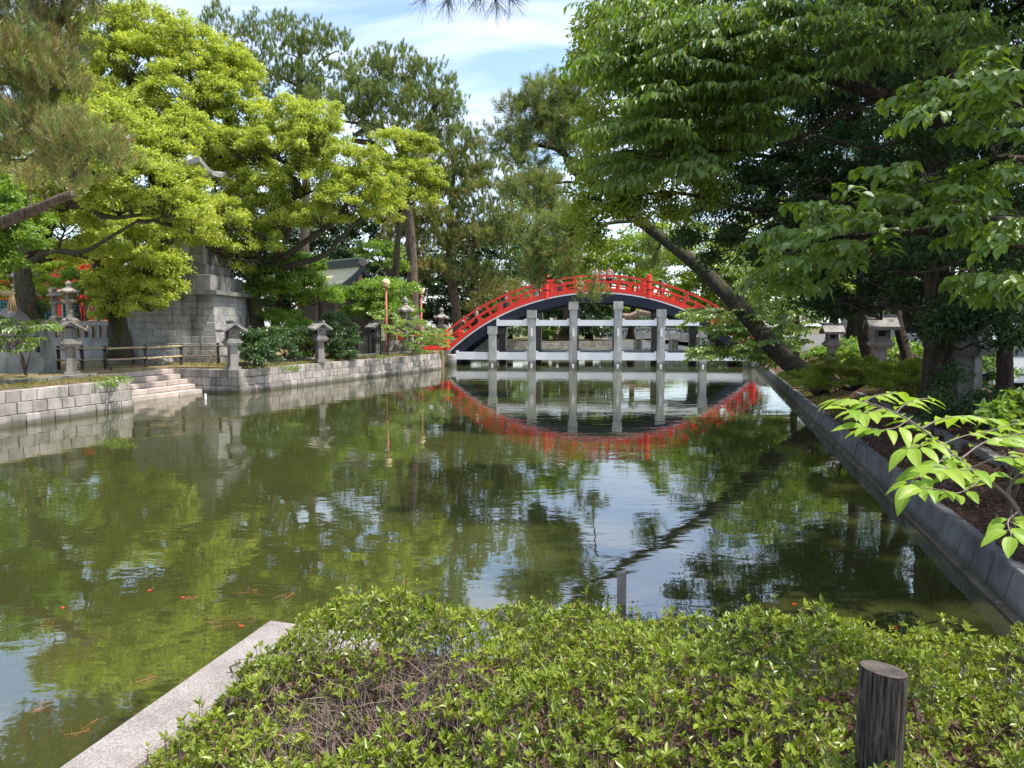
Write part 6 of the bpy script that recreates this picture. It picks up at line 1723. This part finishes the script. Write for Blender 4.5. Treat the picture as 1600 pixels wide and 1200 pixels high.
# ------------------------------------------------------------------ near azalea hedge
def azalea():
    t = thing('azalea_hedge', 'clipped azalea hedge across the foreground, bare twigs showing in its middle', 'hedge', (1.0, 2.6, KZ - .07))
    lv, st = Acc(), Acc()
    x = rng.uniform(-2.6, 4.6, 60000)
    y = rng.uniform(0.9, 4.6, 60000)
    # hedge keeps behind the kerb: distance from both kerb edges
    rel = np.stack([x, y], 1) - KA
    e1 = rel @ kd2            # from the left edge, rightwards
    e2 = rel @ kd1            # from the far edge, towards the camera
    wob = 0.08 * np.sin(x * 5.1 + 1) + 0.07 * np.sin(y * 6.3)
    bulge = np.clip((e1 - 0.7) / 1.2, 0, 1)
    ok = (e1 > 0.27 + wob * .5 + 0.10 * np.clip(e2 - .6, 0, 1)) & (e2 > 0.22 - 0.36 * bulge + wob * 0.7)
    x, y, e1, e2, bulge = x[ok], y[ok], e1[ok], e2[ok], bulge[ok]
    dist = np.minimum((e1 - 0.22) * 0.8, (e2 + 0.34 * bulge) * 0.9)
    rise = 1 - np.exp(-np.clip(dist, 0, 3) / 0.24)
    top = KZ - .07 + rise * (0.43 + 0.07 * np.sin(x * 2.3 + .6) * np.sin(y * 2.9) + 0.04 * np.sin(x * 6.7 + y * 3.1) + 0.03 * np.sin(x * 13 - y * 9)) + 0.04
    # thin patches where twigs show
    cx = (x - 800 / FPX * 0)
    px = 800 + FPX * x / y
    thin = np.exp(-(((px - 660) / 115) ** 2 + ((y - 3.04) / 0.25) ** 2)) + 0.75 * np.exp(-(((px - 470) / 90) ** 2 + ((y - 2.85) / 0.28) ** 2)) + .35 * np.exp(-(((px - 1560) / 60) ** 2 + ((y - 2.6) / 0.2) ** 2)) + .45 * np.exp(-(((px - 1120) / 50) ** 2 + ((y - 2.9) / 0.22) ** 2))
    fine = 0.5 + 0.5 * np.sin(x * 9.1 + 2) * np.sin(y * 11.3)
    keep = rng.random(len(x)) > np.clip(thin * 0.95 + 0.12 * fine, 0, 0.95)
    top -= 0.09 * np.clip(thin, 0, 1)
    lay = rng.random(len(x))
    n_all = len(x)
    # shoot tips: most on the surface, some below
    depth = np.where(lay < 0.62, rng.uniform(0, .05, n_all), rng.uniform(.05, .30, n_all)) * np.clip(rise * 1.2, .2, 1)
    order = rng.permutation(n_all)
    near = np.where(y < 3.0, 1.0, 0.8)
    sel = np.where(keep)[0]
    sel = sel[rng.permutation(len(sel))[:17000]]
    tips = np.stack([x, y, top - depth], 1)
    T = tips[sel]
    shoot = rng.random(len(T)) < 0.10
    T[shoot, 2] += rng.uniform(.02, .10, shoot.sum())
    for p1 in T[shoot]:
        st.tube([p1 - UP * .12 + rng.normal(size=3) * .01, p1 - UP * .05, p1], [.0022, .0018, .001], 3, cap=False)
    k = len(T)
    # each tip a whorl of leaves
    per = 7
    idx = np.repeat(np.arange(k), per)
    m = len(idx)
    ax = unit(UP * 1.0 + sph(k) * .55 + np.stack([-0.15 * np.ones(k), 0 * np.ones(k), 0 * np.ones(k)], 1))
    an = np.tile(np.arange(per) * 2.399, k) + rng.random(m) * .6
    ref = unit(np.cross(ax, sph(k)))
    r2 = np.cross(ax, ref)
    rad = ref[idx] * np.cos(an)[:, None] + r2[idx] * np.sin(an)[:, None]
    op = rng.uniform(0.35, 1.25, (m, 1))
    D = unit(rad * op + ax[idx] * 0.75)
    N = unit(ax[idx] - D * (D * ax[idx]).sum(1, keepdims=True) + sph(m) * .15)
    Lf = rng.uniform(.018, .039, m) * np.repeat(rng.uniform(.8, 1.3, k), per)
    patch = 0.5 + 0.5 * np.sin(T[:, 0] * 3.1 + 1.0) * np.sin(T[:, 1] * 4.2)
    tb = np.clip(0.30 + 0.35 * patch + rng.uniform(-.42, .42, k), 0, 1)
    base = T[idx] + ax[idx] * rng.uniform(-.022, .008, (m, 1))
    dead = rng.random(m) < 0.035 + 0.10 * np.clip(thin[sel], 0, 1)[idx]
    dl = Acc()
    leaf_faces(dl, base[dead], D[dead] + sph(dead.sum()) * .8, N[dead], Lf[dead], Lf[dead] * .35, rng.random(dead.sum()), .3, .3, 'mid')
    part('dry_leaves', dl, leaf_mat('dry_azalea_leaf', (0.12, 0.06, 0.03), (0.30, 0.20, 0.10), .2, .02), t, False, True)
    base, D, N, Lf, idx = base[~dead], D[~dead], N[~dead], Lf[~dead], idx[~dead]
    m = len(idx)
    leaf_faces(lv, base, D, N, Lf, Lf * rng.uniform(.32, .44, m), np.clip(tb[idx] + rng.uniform(-.2, .2, m), 0, 1), .15, .12, 'mid')
    # twigs: each from a root point on the ground outward to a tip, forked
    q = rng.permutation(n_all)
    tw = q[:2600]
    thinv = thin
    tw = np.concatenate([tw, np.where(thinv > .45)[0][:1300]])
    for i in tw:
        p1 = tips[i] + np.array([0, 0, 0.01 if thinv[i] < .4 else rng.uniform(-.02, .05)])
        ro = p1 * 1.0
        ro[:2] += rng.normal(size=2) * .14
        ro[2] = max(KZ - .05, p1[2] - rng.uniform(.12, .38))
        mid = (p1 + ro) / 2 + rng.normal(size=3) * .03
        w = rng.uniform(.0014, .0034)
        st.tube([ro, mid, p1], [w * 1.5, w * 1.1, w * .6], 3, cap=False)
    tk = np.where(thinv > .5)[0]
    for i in range(90):
        j = tk[rng.integers(len(tk))]
        ro = tips[j].copy(); ro[2] = KZ - .06; ro[:2] += rng.normal(size=2) * .16
        pth = curve(ro, tips[j] + np.array([rng.normal() * .08, rng.normal() * .08, rng.uniform(-.1, .04)]), 7, .06, .07)
        st.tube(pth, np.linspace(.0055, .0018, 7) * rng.uniform(.6, 1.3), 4, .1)
        for kk in range(3):
            b0 = pth[rng.integers(2, 6)]
            st.tube(curve(b0, b0 + np.array([rng.normal() * .12, rng.normal() * .12, rng.uniform(.03, .14)]), 4, .03, .05), np.linspace(.0022, .0009, 4), 3, cap=False)
    for i in range(46):
        j = q[3000 + i]
        ro = tips[j].copy(); ro[2] = KZ - .06; ro[:2] += rng.normal(size=2) * .1
        pth = curve(ro, tips[j] - UP * .05 + np.array([rng.normal() * .15, rng.normal() * .15, 0]), 7, .1, .08)
        st.tube(pth, np.linspace(.009, .004, 7), 5, .1)
    part('stems', st, M_STEM, t, False, True)
    o = part('foliage', lv, L_AZA, t, False, True)
azalea()

# the round wooden post in the hedge
wp = thing('wooden_post', 'dark weathered round wooden post standing in the azalea hedge', 'post', (*G(1376, 1046, 1.30)[:2], KZ - .07))
hz = 1.30 - (KZ - .07)
r0 = 0.070
V, Q, n = [], [], 40
rows = 22
gro = rng.uniform(-1, 1, n)
for i in range(rows + 1):
    z = hz * i / rows
    for j in range(n):
        a_ = j / n * 2 * math.pi
        rr = r0 * (1 + .022 * gro[j] + .012 * math.sin(3 * a_ + z * 2) - (0.02 if i == rows else 0)) + rng.uniform(-.0006, .0006)
        zt = z + (i == rows) * (-.010 * math.cos(a_ - .4)) 
        V.append((rr * math.cos(a_) + .012 * z, rr * math.sin(a_), zt))
for i in range(rows):
    for j in range(n):
        Q.append([i * n + j, i * n + (j + 1) % n, (i + 1) * n + (j + 1) % n, (i + 1) * n + j])
def post_mat():
    k = NT('post_wood')
    p = k.pos((1, 1, 0.05))
    f = k.noise(p, 95, 6, .7, .3)
    col = k.mix(k.ramp(f, .42, .60), (0.008, 0.007, 0.006), (0.095, 0.078, 0.066))
    col = k.mix(k.math('MULTIPLY', k.ramp(k.noise(k.pos((1, 1, .4)), 14, 5, .7), .56, .68), .7), col, (0.19, 0.155, 0.13))
    k.bsdf(col, .85, k.bump(f, .9, .006), .25)
    return k.m
part('shaft', Acc().add(V, quads=Q), post_mat(), wp, True)
V = [(.012 * hz, 0, hz)]
tr = []
for rr in (.25, .5, .75, .985):
    for j in range(n):
        a_ = j / n * 2 * math.pi
        V.append((rr * r0 * math.cos(a_) + .012 * hz, rr * r0 * math.sin(a_), hz + .0015 - .010 * math.cos(a_ - .4) * rr))
tr = [[0, 1 + j, 1 + (j + 1) % n] for j in range(n)]
qq = [[1 + i * n + j, 1 + (i + 1) * n + j, 1 + (i + 1) * n + (j + 1) % n, 1 + i * n + (j + 1) % n] for i in range(3) for j in range(n)]
part('cut_end', Acc().add(V, tris=tr, quads=qq), M_WOODTOP, wp)
# grey pole standing in the water
g = G(971, 944, 0)
t = thing('water_post', 'short grey square post standing in the water behind the hedge', 'post', (g[0], g[1], 0), R(12))
part('shaft', Acc().box((0, 0, 0.02), (.062, .062, .50)), M_LANTD, t)
part('cap', Acc().box((0, 0, .276), (.068, .068, .014)), M_LANTD, t)
for lab, px, py in (('small white pipe standing in the water before the steps', 321, 624), ('thin white stake in the water at the wall corner', 376, 614)):
    g = G(px, py, 0)
    t = thing('water_stake', lab, 'stake', (g[0], g[1], 0))
    part('shaft', Acc().lathe([(.035, -.3), (.035, .17), (.03, .18)], 10), M_WHITE, t)

# ------------------------------------------------------------------ near bright branch at right, every leaf its own piece
nb = thing('near_branch', 'bright green leafy branch reaching in over the mulch bank at right', 'branch', P(1640, 900, 2.9))
def near_leaf_mesh(seed):
    r = random.Random(seed)
    n = 8
    V, T = [], []
    bend = r.uniform(.12, .42); fold = r.uniform(.12, .3); tw = r.uniform(-.25, .25)
    w = lambda t: 0.23 * (math.sin(math.pi * t ** 0.78) ** 0.85) * (1 - .12 * t) if 0 < t < 1 else 0
    for i in range(n + 1):
        t = i / n
        z = -bend * t * t
        hw = w(t)
        for s in (-1, -.5, 0, .5, 1):
            wave = 0.012 * math.sin(t * 19 + s * 2) * abs(s)
            V.append((t, s * hw, z + fold * abs(s) * hw + wave + tw * s * hw * t))
    me = bpy.data.meshes.new('leaf')
    Q = [(i * 5 + j, (i + 1) * 5 + j, (i + 1) * 5 + j + 1, i * 5 + j + 1) for i in range(n) for j in range(4)]
    me.from_pydata(V, [], Q)
    for p in me.polygons: p.use_smooth = True
    me.materials.append(M_NLEAF)
    return me
def near_leaf_mat():
    k = NT('near_leaf')
    tc = k.n('ShaderNodeTexCoord')
    sp = k.n('ShaderNodeSeparateXYZ')
    k.l(tc.outputs['Object'], sp.inputs[0])
    ay = k.math('ABSOLUTE', sp.outputs['Y'], 0)
    vein = k.ramp(ay, .004, .014, (1, 1, 1), (0, 0, 0))
    ph = k.math('SUBTRACT', sp.outputs['X'], k.math('MULTIPLY', ay, 0.9))
    sv = k.math('ABSOLUTE', k.math('SINE', k.math('MULTIPLY', ph, 26.0), 0), 0)
    sv = k.ramp(sv, .02, .22, (1, 1, 1), (0, 0, 0))
    oi = k.n('ShaderNodeObjectInfo')
    col = k.mix(oi.outputs['Random'], (0.19, 0.34, 0.035), (0.35, 0.48, 0.06))
    col = k.mix(k.math('MULTIPLY', k.noise(k.pos(), 30, 3), .5), col, (0.22, 0.33, 0.03))
    col = k.mix(k.math('MULTIPLY', vein, .55), col, (0.45, 0.55, 0.16))
    col = k.mix(k.math('MULTIPLY', sv, .16), col, (0.16, 0.28, 0.03))
    d = k.n('ShaderNodeBsdfPrincipled')
    k.l(col, d.inputs['Base Color']); d.inputs['Roughness'].default_value = .42; d.inputs['Specular IOR Level'].default_value = .35
    k.l(k.bump(sv, .25, .01), d.inputs['Normal'])
    t = k.n('ShaderNodeBsdfTranslucent')
    k.l(k.mix(1.0, col, (1.25, 1.25, .5), 'MULTIPLY'), t.inputs[0])
    mx = k.n('ShaderNodeMixShader'); mx.inputs[0].default_value = .42
    k.l(d.outputs[0], mx.inputs[1]); k.l(t.outputs[0], mx.inputs[2])
    k.l(mx.outputs[0], k.out.inputs[0])
    return k.m
M_NLEAF = near_leaf_mat()
NLM = [near_leaf_mesh(i) for i in range(7)]
tw = Acc()
M_BR = paint_mat('pale_branch', (0.20, 0.165, 0.13), .8, (0.1, .08, .06), .4, .35)
twigs = [([P(1680, 960, 2.7), P(1598, 810, 2.8), P(1570, 770, 2.85), P(1530, 745, 2.9), P(1490, 710, 2.95), P(1440, 670, 3.0), P(1400, 645, 3.1), P(1350, 628, 3.2), P(1310, 624, 3.3)], .008, .002, 40, (1.0, .0)),
         ([P(1572, 772, 2.85), P(1590, 740, 2.8), P(1620, 700, 2.7)], .006, .002, 8, (.5, 0)),
         ([P(1490, 710, 2.95), P(1470, 720, 2.85), P(1440, 742, 2.75), P(1420, 755, 2.7)], .004, .0015, 9, (0, 0)),
         ([P(1535, 748, 2.9), P(1500, 770, 2.75), P(1470, 765, 2.65), P(1440, 762, 2.6)], .004, .0015, 9, (0, 0)),
         ([P(1440, 670, 3.0), P(1470, 655, 3.1), P(1510, 650, 3.15), P(1550, 655, 3.2)], .004, .0015, 12, (0, 0)),
         ([P(1500, 718, 2.95), P(1540, 690, 3.0), P(1580, 680, 3.0), P(1610, 675, 3.0)], .004, .0015, 12, (0, 0)),
         ([P(1400, 645, 3.1), P(1420, 628, 3.2), P(1450, 622, 3.3)], .003, .0015, 9, (0, 0)),
         ([P(1590, 800, 2.8), P(1575, 815, 2.65), P(1580, 835, 2.55)], .004, .0015, 8, (0, 0)),
         ([P(1350, 628, 3.2), P(1370, 618, 3.3), P(1400, 612, 3.4)], .003, .0015, 8, (0, 0)),
         ([P(1560, 762, 2.88), P(1530, 735, 2.8), P(1495, 735, 2.7), P(1460, 728, 2.65)], .003, .0015, 9, (0, 0)),
         ([P(1515, 732, 2.92), P(1560, 715, 2.85), P(1600, 715, 2.8), P(1640, 722, 2.75)], .003, .0015, 9, (0, 0)),
         ([P(1420, 655, 3.05), P(1400, 668, 2.95), P(1375, 672, 2.9), P(1355, 668, 2.9)], .003, .0015, 8, (0, 0)),
         ([P(1470, 695, 2.98), P(1510, 680, 3.05), P(1550, 672, 3.1), P(1590, 660, 3.15)], .003, .0015, 9, (0, 0)),
         ([P(1380, 638, 3.12), P(1350, 645, 3.05), P(1325, 640, 3.0)], .0025, .0015, 6, (0, 0)),
         ([P(1460, 685, 3.0), P(1440, 695, 2.9), P(1420, 700, 2.85)], .003, .0015, 6, (0, 0))]
nl = 0
for pts, ra_, rb_, cnt, skip in twigs:
    pp = smooth_path(pts, 18)
    tw.tube(pp, np.linspace(ra_, rb_, 18), 7, .06)
    main = cnt > 30
    for j in range(cnt):
        t = (0.30 + 0.70 * (j + 1) / cnt) if main else (0.15 + 0.85 * (j + 1) / cnt)
        x = t * 17
        i = min(int(x), 16)
        q = pp[i] + (pp[i + 1] - pp[i]) * (x - i)
        dd = unit(pp[i + 1] - pp[i])
        sd = unit(np.cross(dd, UP)) * (1 if j % 2 else -1)
        if j == cnt - 1: sd = sd * .1
        D = unit(dd * rng.uniform(.5, 1.0) + sd * rng.uniform(.6, 1.0) - UP * rng.uniform(0.0, .35))
        N = unit(UP * 1.0 + np.array([-.1, -.25, 0]) + rng.normal(size=3) * .22)
        N = unit(N - D * (N @ D))
        S = np.cross(N, D)
        m = Matrix(((D[0], S[0], N[0]), (D[1], S[1], N[1]), (D[2], S[2], N[2])))
        L = rng.uniform(.072, .122)
        pet = q + D * .012
        o = link('leaf', NLM[nl % 7], None, nb)
        mw = Matrix.Translation(Vector(pet)) @ m.to_4x4() @ Matrix.Scale(L, 4)
        o.matrix_local = Matrix.Translation(-nb.location) @ mw
        tw.tube([q, pet + D * .004], [.0016, .0012], 4)
        nl += 1
part('twig', tw, M_BR, nb, True, True)

# ------------------------------------------------------------------ pine sprig hanging into the top of the frame
ps = thing('pine_sprig', 'dark pine sprig with long needles hanging into the top of the sky', 'branch', P(730, -60, 4.2))
na, sa = Acc(), Acc()
for c, d_, k in [((665, -6), (-.5, 0, -.55), 60), ((700, -4), (-.15, 0, -1), 70), ((750, -6), (.05, 0, -1), 80), ((775, 2), (.1, 0, -1), 60), ((798, -8), (.5, 0, -.8), 60), ((720, -20), (-.2, 0, -.9), 40)]:
    b = P(c[0], c[1], 4.2 + rng.uniform(-.1, .1))
    n = k
    dirs = unit(np.array(d_)[None] * 1.0 + sph(n) * .75)
    s = unit(np.cross(dirs, sph(n))) * .0011
    bb = b + rng.normal(size=(n, 3)) * .012
    ll = rng.uniform(.09, .15, (n, 1))
    v = np.stack([bb - s, bb + s, bb + dirs * ll + s * .4, bb + dirs * ll - s * .4], 1).reshape(-1, 3)
    na.add(v, quads=np.arange(n * 4).reshape(-1, 4), qt=rng.random(n) * .4)
    sa.tube(curve(P(730, -90, 4.2), b, 6, .05, .04), np.linspace(.012, .006, 6), 6, .1)
part('needles', na, leaf_mat('near_needle', (0.03, 0.04, 0.025), (0.07, 0.075, 0.05), .1, .05), ps, False, True)
part('twig', sa, M_PBARK, ps, True, True)
# the branch that carries it, above the frame
sa2 = Acc().tube(smooth_path([P(730, -90, 4.2), P(740, -260, 4.2), P(760, -500, 3.4), A_(0.6, -1.0, 7.5)], 12), np.linspace(.012, .07, 12), 7, .08)
part('bough', sa2, M_PBARK, ps, True, True)

# ------------------------------------------------------------------ floating bits
for i, (px, py) in enumerate([(372, 978), (98, 951), (238, 921), (1237, 944), (1404, 982), (290, 932)]):
    g = G(px, py, 0.004)
    a = Acc()
    leaf_faces(a, np.zeros((1, 3)), np.array([[math.cos(i * 2.1), math.sin(i * 2.1), .05]]), UP[None], .05, .03, np.array([.5]), .1, 0, True)
    o = link('floating_leaf', a.mesh('floating_leaf'), L_RLEAF, loc=(g[0], g[1], .004))
    tag(o, ['red leaf floating beside the kerb corner', 'red leaf floating far left of the kerb', 'red leaf floating near the scattered needles, upper one', 'red leaf floating in the dark water before the right wall', 'small red leaf floating close to the hedge at right', 'tiny red leaf on the green water left of centre'][i], 'leaf')
for i, (px, py, s) in enumerate([(375, 972, .17), (395, 925, .16), (300, 932, .12), (70, 975, .14), (340, 968, .12), (60, 1110, .14), (230, 1060, .10), (120, 1145, .1), (450, 930, .1)]):
    g = G(px, py, .003)
    a = Acc()
    n = 9
    an = rng.uniform(0, math.pi, n)
    c = rng.normal(size=(n, 2)) * s * .35
    dv = np.stack([np.cos(an), np.sin(an)], 1) * rng.uniform(.03, .07, (n, 1))
    pv = np.stack([-dv[:, 1], dv[:, 0]], 1)
    pv = pv / np.linalg.norm(pv, axis=1, keepdims=True) * .0010
    q = np.stack([c - dv - pv, c + dv - pv, c + dv + pv, c - dv + pv], 1).reshape(-1, 2)
    v = np.concatenate([q, rng.uniform(.002, .008, (len(q), 1))], 1)
    a.add(v, quads=np.arange(n * 4).reshape(-1, 4), qt=rng.random(n))
    o = link('floating_needles', a.mesh('floating_needles'), L_STRAW, loc=(g[0], g[1], .002))
    tag(o, ['orange pine needles floating at the kerb corner', 'loose bundle of orange needles on the water above the kerb corner', 'few orange needles afloat left of the bundle', 'orange needles afloat at the left edge', 'stray orange needles just left of the kerb corner', 'orange needles afloat low at the left edge', 'few needles afloat along the kerb', 'needles afloat near the bottom left corner', 'faint needles afloat near the hedge tip'][i], 'pine needles')
